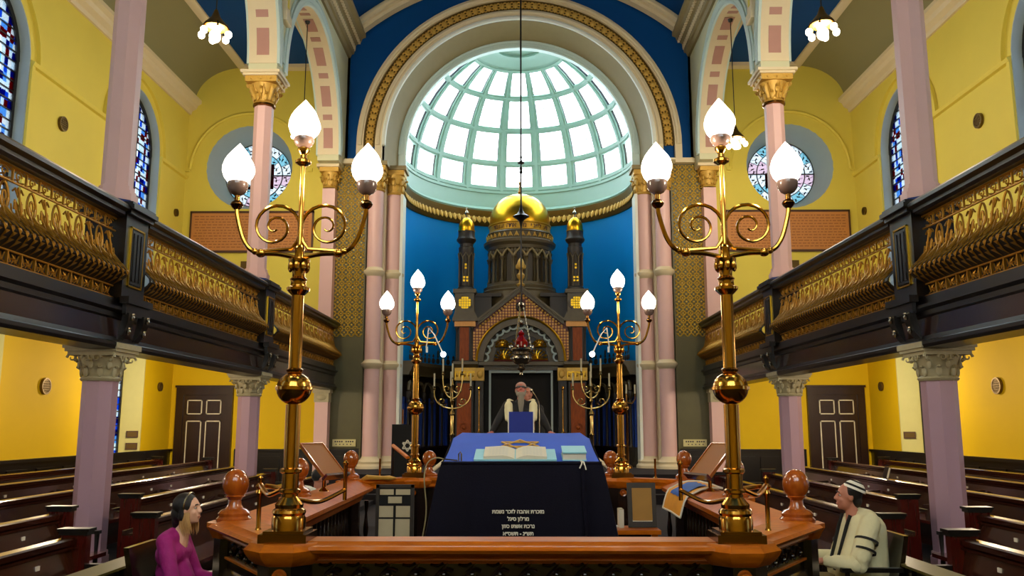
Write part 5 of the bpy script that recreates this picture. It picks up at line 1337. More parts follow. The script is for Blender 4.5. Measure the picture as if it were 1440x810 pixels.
# ================================================================== PEWS
def pew(S, X, z0, zt, y0, y1, label, plates=(), end0=True, end1=True, group='long pews'):
    """a run of pew: faces the nave; X is the top of the back"""
    t = thing('pew', label, 'pew', (S * X, (y0 + y1) / 2, z0), group)
    sx = lambda a: S * (X + a)
    m = MB(); m.prism([(sx(.0), zt - .05), (sx(-.10), z0 + .40), (sx(-.06), z0 + .40), (sx(.04), zt - .05)], 'y', y0, y1); m.build('back_panel', 'pew_wood', t, 0)
    m = MB(); m.prism([(sx(-.05), zt - .055), (sx(-.055), zt - .01), (sx(-.03), zt), (sx(.07), zt), (sx(.09), zt - .02), (sx(.08), zt - .055)], 'y', y0, y1); m.build('cap_rail', 'pew_wood', t, 20)
    m = MB(); m.prism([(sx(-.03), zt - .10), (sx(-.05), zt - .09), (sx(-.05), zt - .07), (sx(.0), zt - .065)], 'y', y0, y1); m.build('bead', 'pew_wood', t, 0)
    m = MB(); m.box(sx(-.52), sx(-.07), y0, y1, z0 + .40, z0 + .44); m.build('seat', 'pew_red', t, 0)
    m = MB(); m.box(sx(-.10), sx(-.07), y0, y1, z0, z0 + .40); m.build('kick_board', 'pew_wood', t, 0)
    m = MB(); m.box(sx(.05), sx(.22), y0, y1, zt - .16, zt - .14); m.box(sx(.20), sx(.22), y0, y1, zt - .14, zt - .11); m.build('book_shelf', 'pew_wood', t, 0)
    for e, y in ((end0, y0), (end1, y1)):
        if not e: continue
        m = MB(); m.box(sx(-.13), sx(.09), y - .045, y + .045, z0, zt + .02); p = m.build('bench_end', 'pew_red', t, 0)
        m = MB(); m.box(sx(-.16), sx(.12), y - .07, y + .07, zt + .05, zt + .075); m.box(sx(-.145), sx(.105), y - .06, y + .06, zt + .02, zt + .05); m.build('end_cap', 'ebony', p, 0)
        m = MB(); m.box(sx(-.44), sx(-.12), y - .035, y + .035, z0 + .62, z0 + .655); m.lathe([(.025, z0), (.03, z0 + .1), (.018, z0 + .2), (.025, z0 + .35), (.018, z0 + .45), (.026, z0 + .62)], (sx(-.41), y, 0), 8); m.build('arm_rest', 'ebony', p)
    n = max(2, int((y1 - y0) / 2.2))
    for k in range(1, n):
        y = y0 + (y1 - y0) * k / n
        m = MB(); m.prism([(sx(-.46), z0 + .60), (sx(-.46), z0 + .64), (sx(-.07), z0 + .66), (sx(-.07), z0 + .62)], 'y', y - .03, y + .03); m.box(sx(-.44), sx(-.39), y - .02, y + .02, z0 + .44, z0 + .60); m.build('seat_divider', 'pew_wood', t, 0)
    for y in plates:
        m = MB(); k = (zt - .17 - (z0 + .4)) / (zt - .05 - z0 - .4); m.obox((sx(-.10 + .10 * k - .006), y, zt - .17), (.012, .05, .036)); m.build('number_plate', 'white_plate', t, 0)
for S, s_ in ((-1, 'left'), (1, 'right')):
    P = lambda *a: list(a)
    pew(S, 3.86, .0, .88, 2.6, 7.60, 'front row pew nearest the camera on the %s, ending before the column' % s_, P(3.4, 4.6, 5.8, 7.0), False, True)
    pew(S, 3.84, .0, .88, 8.95, 16.5, 'front row pew beyond the gap on the %s, running towards the pulpit' % s_, P(9.8, 11.2, 12.6, 14.0), True, True)
    pew(S, 4.80, .1, .93, 2.6, 9.1, 'second row pew on the %s, ending at the gap before the near column' % s_, P(4, 6.2, 8.4), False, True)
    pew(S, 4.80, .1, .93, 10.7, 16.6, 'second row pew beyond the gap on the %s, inside the columns' % s_, P(11.9, 13.1, 14.3, 15.5), True, True)
    pew(S, 6.15, .1, .95, 2.6, 19.5, 'third row pew on the %s, behind the columns' % s_, P(8.2, 10.2, 12.1, 12.9, 14.4, 15.2, 17), False, True)
    pew(S, 7.4, .17, 1.0, 2.6, 20.4, 'fourth row pew on the %s, second from the wall' % s_, P(9.5, 11.4, 12.4, 14.3, 15.6, 16.9, 18.4), False, True)
    pew(S, 8.6, .17, 1.02, 2.6, 20.4, 'back row pew on the %s against the wall' % s_, P(11, 13, 14.6, 16, 17.3, 18.6), False, True)
    # low book board before the front row
    t = thing('book_board', 'low panelled book board with reflection-tinted sloping top at the %s front, beside the chair' % s_, 'screen', (S * 3.25, 5.4, 0))
    m = MB(); m.prism([(S * 3.16, .70), (S * 3.16, .72), (S * 3.31, .75), (S * 3.31, .70)], 'y', 2.6, 8.05); m.build('sloping_top', 'board_yellow_sheen', t, 0)
    m = MB(); m.box(S * 3.22, S * 3.26, 2.6, 8.0, .12, .70); m.build('board', 'dado_wood', t, 0)
    for y in linspace(3.0, 7.98, 7):
        m = MB(); m.box(S * 3.18, S * 3.30, y - .04, y + .04, 0, .70); m.build('upright', 'dark_carved', t, 0)
# floor box pews far sides: book left standing, little upright book on the rail
for S, s_, y in ((-1, 'left', 13.0), (1, 'right', 14.6)):
    t = thing('prayer_book', 'dark prayer book standing tilted on the third row pew, %s side' % s_, 'book', (S * 6.15, y, .95))
    m = MB(); m.obox((S * 6.19, y, 1.045), (.04, .16, .19), (0, S * .3, 0)); m.build('cover', 'ebony', t, 0)
    m = MB(); m.obox((S * 6.19 - S * .002, y, 1.045), (.028, .165, .178), (0, S * .3, 0)); m.build('page_block', 'paper', t, 0)

# ================================================================== READING DESK with velvet cover
t = thing('reading_desk', 'reading desk draped in dark blue velvet with white Hebrew embroidery', 'desk', (.05, 6.75, .30))
xc = .045
m = MB(); m.box(xc - .48, xc + .48, 6.35, 7.2, .30, 1.45); m.build('desk_body', 'dark_carved', t, 0)
m = MB()   # sloped top cloth
n = 16; vs = []; fs = []
for j in range(9):
    v = j / 8; y = 6.2 + 1.12 * v; z = 1.575 + .205 * v
    for i in range(n + 1):
        u_ = i / n; hw_ = .575 - .012 * math.sin(v * 3); x = xc - hw_ + 2 * hw_ * u_
        edge = min(u_, 1 - u_) * n
        zz = z - (.02 if edge < .5 else 0) - (.03 if j == 8 and (i in (0, n)) else 0) + .006 * math.sin(7 * u_ + 9 * v) * math.sin(4 * u_ - 5 * v) * (1 if 0 < i < n else 0)
        vs.append((x, y + (-.0 if j else 0), zz))
for j in range(8):
    for i in range(n): a = j * (n + 1) + i; fs.append((a, a + 1, a + n + 2, a + n + 1))
m.add(vs, fs); m.build('cloth_top', 'cloth_blue', t, 60)
m = MB(); vs = []; fs = []; n = 40; rows = 12
for j in range(rows + 1):
    v = j / rows; z = 1.575 - .95 * v
    for i in range(n + 1):
        u_ = i / n; s_ = (u_ - .5) * 2; w_ = .575 + .165 * v ** .8
        x = xc + s_ * w_
        y = 6.19 - .10 * v * abs(s_) ** 3 - .012 * math.sin(s_ * 14) * v * (abs(s_) > .55) - .03 * v
        vs.append((x, y, z))
for j in range(rows):
    for i in range(n): a = j * (n + 1) + i; fs.append((a, a + 1, a + n + 2, a + n + 1))
m.add(vs, fs); m.tube([(xc - .575, 6.195, 1.575), (xc + .575, 6.195, 1.575)], .012, 8); fc = m.build('cloth_front', 'velvet_blue', t, 60)
for S in (-1, 1):
    m = MB(); vs = []; fs = []
    for j in range(11):
        v = j / 10
        for i in range(17):
            u_ = i / 16; y = 6.19 + 1.13 * u_; z0_ = 1.565 + .205 * u_
            z = z0_ - (z0_ - .65) * v; x = xc + S * (.575 + .165 * v ** .8 * (1 - .35 * u_) + .03 * math.sin(u_ * 12) * v)
            vs.append((x, y - .13 * v * (1 - u_), z))
    for j in range(10):
        for i in range(16): a = j * 17 + i; fs.append((a, a + 1, a + 18, a + 17))
    m.add(vs, fs); m.build('cloth_side', 'velvet_blue', t, 60)
m = MB(); m.tube([(xc + .44, 6.175, 1.56), (xc + .45, 6.14, 1.3), (xc + .47, 6.11, 1.0), (xc + .49, 6.08, .7)], .018, 6); m.build('cloth_fold', 'velvet_blue', t)
lines = ['מזכרת אהבה לזכר נשמת', 'מרלון סיגל', 'נרכת אשתו סוזן', 'תש״נ - תשס״א']
for k, s_ in enumerate(lines):
    zt_ = 1.228 - k * .050; v = (1.575 - zt_) / .95
    text_mb(s_[::-1], .036, 'embroidered_line', 'white_thread', fc, (.022, 6.19 - .03 * v - .012, zt_), (PI / 2 - .03, 0, 0), .002, .0012)
# gold star of two triangles at the back of the top
m = MB(); C_ = Vector((xc - .01, 6.80, 1.690)); nx = Vector((0, math.cos(.181), math.sin(.181)))
for fl in (0, PI):
    pts = [C_ + Vector((.17 * math.cos(fl + PI / 2 + q * 2 * PI / 3), 0, 0)) + nx * (.17 * math.sin(fl + PI / 2 + q * 2 * PI / 3)) + Vector((0, 0, .004)) for q in range(3)]
    for q in range(3): m.tube([pts[q], pts[(q + 1) % 3]], .0065, 6)
m.build('gold_star', 'gold_thread', t)
# open book with blue wrapper, closed book, paper tassel, glass
sl = .181
def on_top(x, d, h=0): return Vector((x, 6.2 + d * math.cos(sl) - h * math.sin(sl), 1.578 + d * math.sin(sl) + h * math.cos(sl)))
Rm = Euler((sl, 0, 0)).to_matrix()
t = thing('open_book', 'large open prayer book lying in pale blue covers on the reading desk', 'book', on_top(.0, .17))
m = MB(); m.obox(on_top(.0, .20, .012), (.60, .36, .012), M=Rm); m.build('cover', 'paper_blue', t, 0)
for S in (-1, 1):
    m = MB(); vs = []; fs = []
    for i in range(9):
        u_ = i / 8; x = .0 + S * (.004 + .225 * u_); h = .022 + .030 * math.sin(min(1, u_ * 2.2) * PI * .5) * (1 - .45 * u_)
        vs += [on_top(x, .03, h), on_top(x, .36, h), on_top(x, .36, .014), on_top(x, .03, .014)]
    for i in range(8):
        for q in range(4): fs.append((i * 4 + q, i * 4 + (q + 1) % 4, i * 4 + 4 + (q + 1) % 4, i * 4 + 4 + q))
    fs += [(0, 1, 2, 3), (32, 33, 34, 35)]
    m.add(vs, fs); pg = m.build('page_block', 'paper', t, 50)
    m = MB(); rr = random.Random(5 + S)
    for r_ in range(13):
        d_ = .06 + r_ * .022; w0 = rr.uniform(.0, .03)
        for i in range(6):
            u0, u1 = .22 + i * .11, .22 + i * .11 + .085; hh = lambda u_: .022 + .030 * math.sin(min(1, u_ * 2.2) * PI * .5) * (1 - .45 * u_) + .0012
            a, b = S * (.004 + .225 * u0), S * (.004 + .225 * u1)
            m.add([on_top(a, d_, hh(u0)), on_top(b, d_, hh(u1)), on_top(b, d_ + .004, hh(u1)), on_top(a, d_ + .004, hh(u0))], [(0, 1, 2, 3)])
    tag(m.build('faint_print', 'reveal_grey', pg, 0), kind='stuff')
t = thing('closed_book', 'thick closed book with pale blue cover at the right of the desk', 'book', on_top(.43, .10))
m = MB(); m.obox(on_top(.43, .16, .03), (.165, .22, .05), M=Rm); m.build('page_block', 'paper', t, 0)
m = MB(); m.obox(on_top(.43, .16, .060), (.175, .23, .010), M=Rm); m.obox(on_top(.43, .16, .006), (.175, .23, .008), M=Rm); m.build('cover', 'paper_blue', t, 0)
t = MB(); t.tube([(.47, 6.185, 1.59), (.49, 6.17, 1.585), (.505, 6.165, 1.53)], .006, 6); t.tube([(.48, 6.18, 1.59), (.475, 6.165, 1.57), (.46, 6.165, 1.54)], .005, 6)
tag(t.build('ribbon_tassel', 'white_thread', None), 'white ribbon tassel hanging over the desk edge by the closed book', 'ribbon')
t = thing('yad_pointer', 'small silver pointer standing at the left edge of the blue desk top', 'pointer', on_top(-.41, .05))
m = MB(); p_ = on_top(-.41, .05, .0); m.tube([p_, p_ + Vector((0, 0, .05)), p_ + Vector((.012, 0, .065)), p_ + Vector((.02, 0, .05)), p_ + Vector((.02, 0, 0))], .006, 6); m.build('ring', 'silver', t)
m = MB(); m.tube([p_ + Vector((-.01, .0, .004)), p_ + Vector((-.1, .03, .012))], .005, 6); m.build('rod', 'silver', t)
# white cable looping down at the left of the desk
t = MB(); t.tube(smooth([(-.53, 6.5, 1.59), (-.60, 6.48, 1.60), (-.66, 6.46, 1.56), (-.68, 6.45, 1.45), (-.66, 6.44, 1.2), (-.70, 6.4, .9), (-.72, 6.4, .5), (-.74, 6.4, .31)]), .005, 6)
tag(t.build('white_cable', 'arch_stone', None), 'white cable looping down from the left side of the draped desk', 'cable')

# ================================================================== NOTICE BOARD, framed sheet, bench on the platform
t = thing('notice_board', 'framed board of pale printed cards on the rear left of the platform', 'board', (-1.36, 9.6, .30))
x0, x1, z1, y = -1.56, -1.14, 1.19, 9.6
m = MB(); m.box(x0, x1, y, y + .03, .42, z1); m.box(x0 + .02, x0 + .06, y + .02, y + .3, .3, .5); m.box(x1 - .06, x1 - .02, y + .02, y + .3, .3, .5); m.build('backing', 'shadow_black', t, 0)
m = MB()
for (a, b, c_, d_) in ((x0, x0 + .035, .40, z1), (x1 - .035, x1, .40, z1), (x0, x1, z1 - .035, z1), (x0, x1, .40, .435)): m.box(a, b, y - .02, y, c_, d_)
m.build('frame', 'ark_dark', t, 0)
for (a, b, c_, d_) in ((.10, .46, 1.08, 1.14), (.52, .90, 1.08, 1.14), (.32, .68, .99, 1.06), (.09, .46, .84, .96), (.53, .90, .84, .96), (.07, .46, .56, .82), (.52, .90, .56, .82), (.16, .76, .44, .53)):
    m = MB(); m.box(x0 + a * .42, x0 + b * .42, y - .012, y - .002, c_, d_); cd = m.build('card', 'card_grey', t, 0)
t = thing('bench', 'small wooden bench with papers at the rear right of the platform', 'bench', (1.0, 8.75, .30))
m = MB(); m.box(.60, 1.42, 8.6, 9.0, .78, .82); m.build('top', 'rail_wood', t, 0)
for x in (.66, 1.36):
    m = MB(); m.box(x - .03, x + .03, 8.62, 8.98, .30, .78); m.build('leg', 'rail_wood', t, 0)
m = MB(); m.box(.66, 1.36, 8.7, 8.74, .62, .78); m.build('apron', 'dark_carved', t, 0)
t = thing('loose_papers', 'stack of pale papers lying on the bench at the right', 'paper', (.80, 8.75, .82))
for k in range(4):
    m = MB(); m.obox((.82 + .01 * k, 8.76, .825 + k * .008), (.30, .22, .007), (0, 0, .1 * k - .1)); m.build('sheet', 'paper', t, 0)
t = thing('framed_document', 'gold document in a dark frame leaning on the bench at the right', 'picture', (1.28, 8.85, .82))
m = MB(); m.obox((1.27, 8.86, 1.04), (.29, .03, .44), (-.12, 0, .05)); m.build('frame', 'ark_dark', t, 0)
m = MB(); m.obox((1.27, 8.838, 1.05), (.20, .01, .32), (-.12, 0, .05)); m.build('sheet', 'parchment_gold', t, 0)
m = MB(); m.obox((1.27, 8.83, .89), (.20, .01, .02), (-.12, 0, .05)); m.build('caption_strip', 'white_plate', t, 0)
t = thing('standing_book', 'narrow pale book standing left of the framed document', 'book', (1.06, 8.85, .82))
m = MB(); m.box(1.03, 1.08, 8.8, 8.95, .82, 1.0); m.build('cover', 'paper', t, 0); m = MB(); m.box(1.035, 1.075, 8.805, 8.955, .83, 1.005); m.build('page_block', 'arch_stone', t, 0)
t = MB(); t.tube([(-1.78, 9.92, 1.22), (-1.72, 9.90, 1.25), (-1.55, 9.98, 1.24), (-1.48, 10.02, 1.235), (-1.42, 10.1, 1.23)], [.02, .03, .022, .03, .01], 8)
tag(t.build('folded_cloth', 'gold_thread', None), 'crumpled yellow cloth on the rear left rail beside the notice board', 'cloth')
for S, s_ in ((-1, 'left'), (1, 'right')):
    t = thing('small_brass_post', 'thin brass post standing on the rear %s rail of the platform' % s_, 'post', (S * 1.62, 10.17, 1.22))
    m = MB(); m.tube([(S * 1.62, 10.17, 1.22), (S * 1.62, 10.17, 1.45)], .012, 8); m.build('rod', 'brass', t)
    m = MB(); m.lathe([(.03, 0), (.03, .01), (.014, .02)], (S * 1.62, 10.17, 1.22), 10); m.build('foot', 'brass', t)
# blue and yellow embroidered cloth over the right side rail
t = thing('draped_cloth', 'blue cloth with yellow border and white piping draped over the right rail', 'cloth', (1.92, 8.9, 1.2))
def drape(w0, w1, y0, y1, dz):
    prof = [(-.33, .96), (-.30, 1.07), (-.27, 1.15), (-.22, 1.175), (-.10, 1.235), (.0, 1.24), (.08, 1.235)]
    vs = []; fs = []; nn = len(prof); ny = 7
    pts = []
    L_ = nn - 1
    for j in range(ny):
        y = y0 + (y1 - y0) * j / (ny - 1)
        for i in range(9):
            u_ = w0 + (w1 - w0) * i / 8; q = u_ * L_; k = min(L_ - 1, int(q)); f_ = q - k
            o_ = prof[k][0] + (prof[k + 1][0] - prof[k][0]) * f_; z = prof[k][1] + (prof[k + 1][1] - prof[k][1]) * f_
            vs.append((1.90 + o_ - dz * .5, y, z + dz + .004 * math.sin(y * 30)))
    for j in range(ny - 1):
        for i in range(8): a = j * 9 + i; fs.append((a, a + 1, a + 10, a + 9))
    m = MB(); m.add(vs, fs); return m
drape(0, 1, 8.35, 9.35, .008).build('yellow_border', 'fabric_yellow', t, 60)
drape(.28, .80, 8.55, 9.15, .016).build('blue_field', 'fabric_blue', t, 60)
m = MB()
for (w_, ya, yb) in ((0, 8.35, 9.35), (1, 8.35, 9.35)):
    g = drape(w_, w_ + .001, ya, yb, .012); m.tube([g.v[k * 9] for k in range(7)], .010, 6)
for y in (8.35, 9.35):
    g = drape(0, 1, y, y + .001, .012); m.tube(g.v[:9], .010, 6)
m.build('piping', 'white_thread', t)

# ================================================================== MUSIC STANDS with tilted boards
def book_stand(S, label):
    x, y = S * 1.86, 8.35
    t = thing('book_stand', label, 'stand', (x, y, 1.20), 'tilted boards on the platform side rails')
    m = MB(); m.lathe([(.06, 1.2), (.05, 1.22), (.018, 1.25), (.018, 1.36), (.03, 1.38), (.018, 1.40), (.018, 1.46)], (x, y, 0), 12); m.build('stem', 'brass', t)
    R_ = Euler((0, 0, 0)).to_matrix()
    M_ = Matrix.Rotation(S * .40, 3, 'Z') @ Matrix.Rotation(S * -.80, 3, 'Y')
    m = MB(); m.obox((x + S * .02, y, 1.50), (.42, .34, .03), M=M_); m.build('board', 'stand_wood', t, 0)
    m = MB(); e = M_ @ Vector((-S * .215, 0, .02)); m.obox((x + S * .02 + e.x, y + e.y, 1.50 + e.z), (.025, .38, .07), M=M_)
    m.build('ledge', 'pew_red', t, 0)
    m = MB()
    for (dx, dy, sx_, sy_) in ((0, .175, .43, .012), (0, -.175, .43, .012), (S * .215, 0, .012, .36)):
        e = M_ @ Vector((dx, dy, .017)); m.obox((x + S * .02 + e.x, y + e.y, 1.50 + e.z), (sx_, sy_, .012), M=M_)
    m.build('edge_bead', 'newel_wood', t, 0)
book_stand(-1, 'tilted brown book board on a brass stem, on the left side rail')
book_stand(1, 'tilted brown book board on a brass stem, on the right side rail')

# ================================================================== PULPIT behind the platform
t = thing('pulpit', 'raised dark pulpit with pale ledges behind the draped desk', 'pulpit', (.06, 12.4, 0))
m = MB(); m.box(-1.0, 1.12, 11.9, 13.9, 0, .75); m.build('platform', 'dark_carved', t, 0)
m = MB(); m.box(-.33, .45, 11.72, 11.95, 0, 1.66); m.build('front_panel', 'dark_carved', t, 0)
m = MB(); m.box(-.42, -.13, 11.66, 12.02, 1.68, 1.72); m.box(.25, .54, 11.66, 12.02, 1.68, 1.72); m.box(-.42, .54, 11.68, 12.02, 1.64, 1.68); m.build('ledge', 'panel_pink', t, 0)
for S in (-1, 1):
    for k in range(3):
        m = MB(); m.box(.06 + S * (1.06 + k * .28), .06 + S * (1.34 + k * .28), 12.3, 13.4, 0, .56 - k * .19); m.build('step', 'dark_carved', t, 0)
    m = MB(); m.tube([(.06 + S * 1.22, 11.3, 1.22), (.06 + S * .94, 11.75, 1.45)], .026, 8); m.build('hand_rail', 'cream', t)
m = MB(); m.tube([(-1.95, 13.4, 1.52), (-1.62, 12.7, 1.36)], .03, 8); m.build('stair_rail', 'rail_wood', t)
for a in (0, 1):
    m = MB(); m.tube([(-1.95 + .33 * a, 13.4 - .7 * a, 0), (-1.95 + .33 * a, 13.4 - .7 * a, 1.5 - .15 * a)], .025, 8); m.build('rail_post', 'dark_carved', t)
t = thing('lectern_cover', 'upright royal blue lectern cover edged in white on the pulpit', 'cover', (.045, 11.72, 1.69))
m = MB(); m.box(-.12, .21, 11.70, 11.86, 1.68, 2.02); m.build('cover', 'lectern_blue', t, 0)
m = MB(); m.box(-.135, -.12, 11.69, 11.87, 1.68, 2.02); m.box(.21, .225, 11.69, 11.87, 1.68, 2.02); m.build('white_edge', 'white_thread', t, 0)
t = thing('microphone', 'thin gooseneck microphone rising at the right of the blue lectern', 'microphone', (.27, 11.85, 1.72))
m = MB(); m.tube([(.30, 11.85, 1.72), (.30, 11.86, 2.0), (.29, 11.86, 2.16), (.24, 11.85, 2.25), (.20, 11.85, 2.30)], .008, 6); m.build('neck', 'silver', t)
m = MB(); m.ball((.19, 11.85, 2.315), .022, 8, 6, (1, 1, 1.4)); m.build('head', 'silver', t)
t = thing('draped_stand', 'black draped stand with a white six-pointed star, left of the rear lamp', 'stand', (-2.62, 20.0, 0.0))
m = MB(); m.box(-2.95, -2.50, 19.9, 20.2, 0.0, 1.85); m.build('drape', 'shadow_black', t, 0)
m = MB(); C_ = Vector((-2.58, 19.885, 1.36))
for fl in (0, PI):
    pts = [C_ + Vector((.13 * math.cos(fl + PI / 2 + q * 2 * PI / 3), 0, .13 * math.sin(fl + PI / 2 + q * 2 * PI / 3))) for q in range(3)]
    for q in range(3): m.tube([pts[q], pts[(q + 1) % 3]], .017, 5)
m.build('star', 'white_thread', t)
m = MB(); m.tube([(-2.7, 19.9, 1.86), (-2.7, 19.9, 2.2)], .02, 6); m.build('staff', 'brass_dark', t)
# ================================================================== PEOPLE
def cap_mb(mb, p0, r0, p1, r1, n=12):
    p0, p1 = Vector(p0), Vector(p1); d = (p1 - p0); L_ = d.length
    if L_ < 1e-5: mb.ball(p0, r0, n, 8); return
    d.normalize(); u = d.orthogonal().normalized(); w = d.cross(u)
    rings = []
    for q in linspace(-PI / 2 + .3, 0, 4): rings.append((p0 + d * (r0 * math.sin(q)), r0 * math.cos(q)))
    for q in linspace(0, PI / 2 - .3, 4): rings.append((p1 + d * (r1 * math.sin(q)), r1 * math.cos(q)))
    vs = [c + (u * math.cos(2 * PI * k / n) + w * math.sin(2 * PI * k / n)) * r for c, r in rings for k in range(n)]
    m = len(rings); fs = [(i * n + k, i * n + (k + 1) % n, (i + 1) * n + (k + 1) % n, (i + 1) * n + k) for i in range(m - 1) for k in range(n)]
    fs.append(tuple(range(n))[::-1]); fs.append(tuple((m - 1) * n + k for k in range(n)))
    mb.add(vs, fs)
def blob(items, name, mt, parent, voxel, M, smooth=4):
    """items: capsules ('c',p0,r0,p1,r1), ellipsoids ('e',c,(rx,ry,rz)[,euler]); fused into one skin"""
    mb = MB()
    for it in items:
        if it[0] == 'c': cap_mb(mb, *it[1:])
        else: mb.ball(it[1], 1.0, 16, 12, it[2], Euler(it[3]).to_matrix() if len(it) > 3 else None)
    mb.xf(M)
    off = Vector((0, 0, 0)); p = parent
    while p is not None: off = off + p.location; p = p.parent
    me = mb.mesh('fuse', mt, 0, off)
    o = bpy.data.objects.new('fuse', me); COL.objects.link(o)
    r = o.modifiers.new('r', 'REMESH'); r.mode = 'VOXEL'; r.voxel_size = voxel; r.use_smooth_shade = True
    s = o.modifiers.new('s', 'SMOOTH'); s.factor = .5; s.iterations = smooth
    res = bpy.data.meshes.new_from_object(o.evaluated_get(bpy.context.evaluated_depsgraph_get()))
    res.name = name; bpy.data.objects.remove(o)
    if not res.materials: res.materials.append(MATS[mt])
    q = bpy.data.objects.new(name, res); COL.objects.link(q); q.parent = parent
    res.shade_smooth()
    return q
def lerp(a, b, t): return tuple(a[i] + (b[i] - a[i]) * t for i in range(3))
def hand_items(w, d, S, up, curl=.5):
    """w wrist, d finger direction, up: back-of-hand normal; palm + four fingers + thumb"""
    w, d, up = Vector(w), Vector(d).normalized(), Vector(up).normalized(); s = d.cross(up).normalized() * S
    it = [('c', w, .026, w + d * .03, .028), ('c', w + d * .02 + s * .018, .019, w + d * .085 + s * .028, .017), ('c', w + d * .02 - s * .018, .019, w + d * .085 - s * .028, .016), ('c', w + d * .03, .021, w + d * .085, .018)]
    for k, (o, L_) in enumerate(((.030, .068), (.011, .078), (-.010, .073), (-.030, .058))):
        p = w + d * .088 + s * o; a = p + d * L_ * .45 - up * L_ * .10 * curl * 2; b = a + d * L_ * .32 * (1 - .3 * curl) - up * L_ * .35 * curl; c = b + d * L_ * .2 * (1 - curl) - up * L_ * .3 * curl
        it += [('c', p, .0098, a, .0090), ('c', a, .0090, b, .0082), ('c', b, .0082, c, .0072)]
    p = w + d * .03 + s * .030; a = p + s * .028 + d * .030 - up * .008; b = a + d * .030 + s * .008 - up * .010
    it += [('c', p, .014, a, .0115), ('c', a, .0115, b, .0095)]
    return it
def head_items(c, pitch=0.0, female=False, yaw=0.0):
    """face looks +Y before pitch (pitch>0 looks up)"""
    R_ = Matrix.Rotation(yaw, 3, 'Z') @ Matrix.Rotation(pitch, 3, 'X'); c = Vector(c); k = .95 if female else 1.0
    T = lambda x, y, z: c + R_ @ Vector((x * k, y * k, z * k)); E_ = R_.to_euler()
    it = [('e', T(0, -.012, .025), (.075 * k, .094 * k, .092 * k), E_), ('e', T(0, .022, -.035), (.058 * k, .066 * k, .080 * k), E_), ('e', T(0, .055, -.088), (.028 * k, .026 * k, .022 * k), E_),
          ('c', T(0, .080, .022), .010 * k, T(0, .100, -.018), .013 * k), ('e', T(0, .092, -.022), (.017 * k, .014 * k, .011 * k), E_),
          ('c', T(-.038, .068, .032), .012 * k, T(.038, .068, .032), .012 * k), ('e', T(.034, .058, -.028), (.022 * k, .022 * k, .022 * k), E_), ('e', T(-.034, .058, -.028), (.022 * k, .022 * k, .022 * k), E_),
          ('c', T(-.016, .083, -.056), .0075 * k, T(.016, .083, -.056), .0075 * k), ('c', T(-.013, .081, -.067), .0075 * k, T(.013, .081, -.067), .0075 * k)]
    for S in (-1, 1): it.append(('e', T(S * .077, -.012, -.002), (.010 * k, .020 * k, .031 * k), E_))
    return it, T, E_, k
def eyes(T, k, parent, M, brow='hair_dark'):
    off = Vector((0, 0, 0)); p = parent
    for S in (-1, 1):
        m = MB(); m.ball(T(S * .031, .067, .012), .0105 * k, 10, 8, (1.1, 1, .75)); m.xf(M); e = m.build('eye', 'eye_white', parent)
        m = MB(); m.ball(T(S * .031, .0738, .012), .0062 * k, 8, 6); m.xf(M); m.build('iris', 'ebony', parent)
        m = MB(); m.tube([T(S * .014, .084, .036), T(S * .032, .086, .042), T(S * .05, .076, .036)], .0042 * k, 6); m.xf(M); m.build('eyebrow', brow, parent)
    m = MB(); m.tube([T(-.022, .086, -.061), T(0, .092, -.060), T(.022, .086, -.061)], .004 * k, 6); m.xf(M); m.build('lips', 'skin_ruddy', parent)

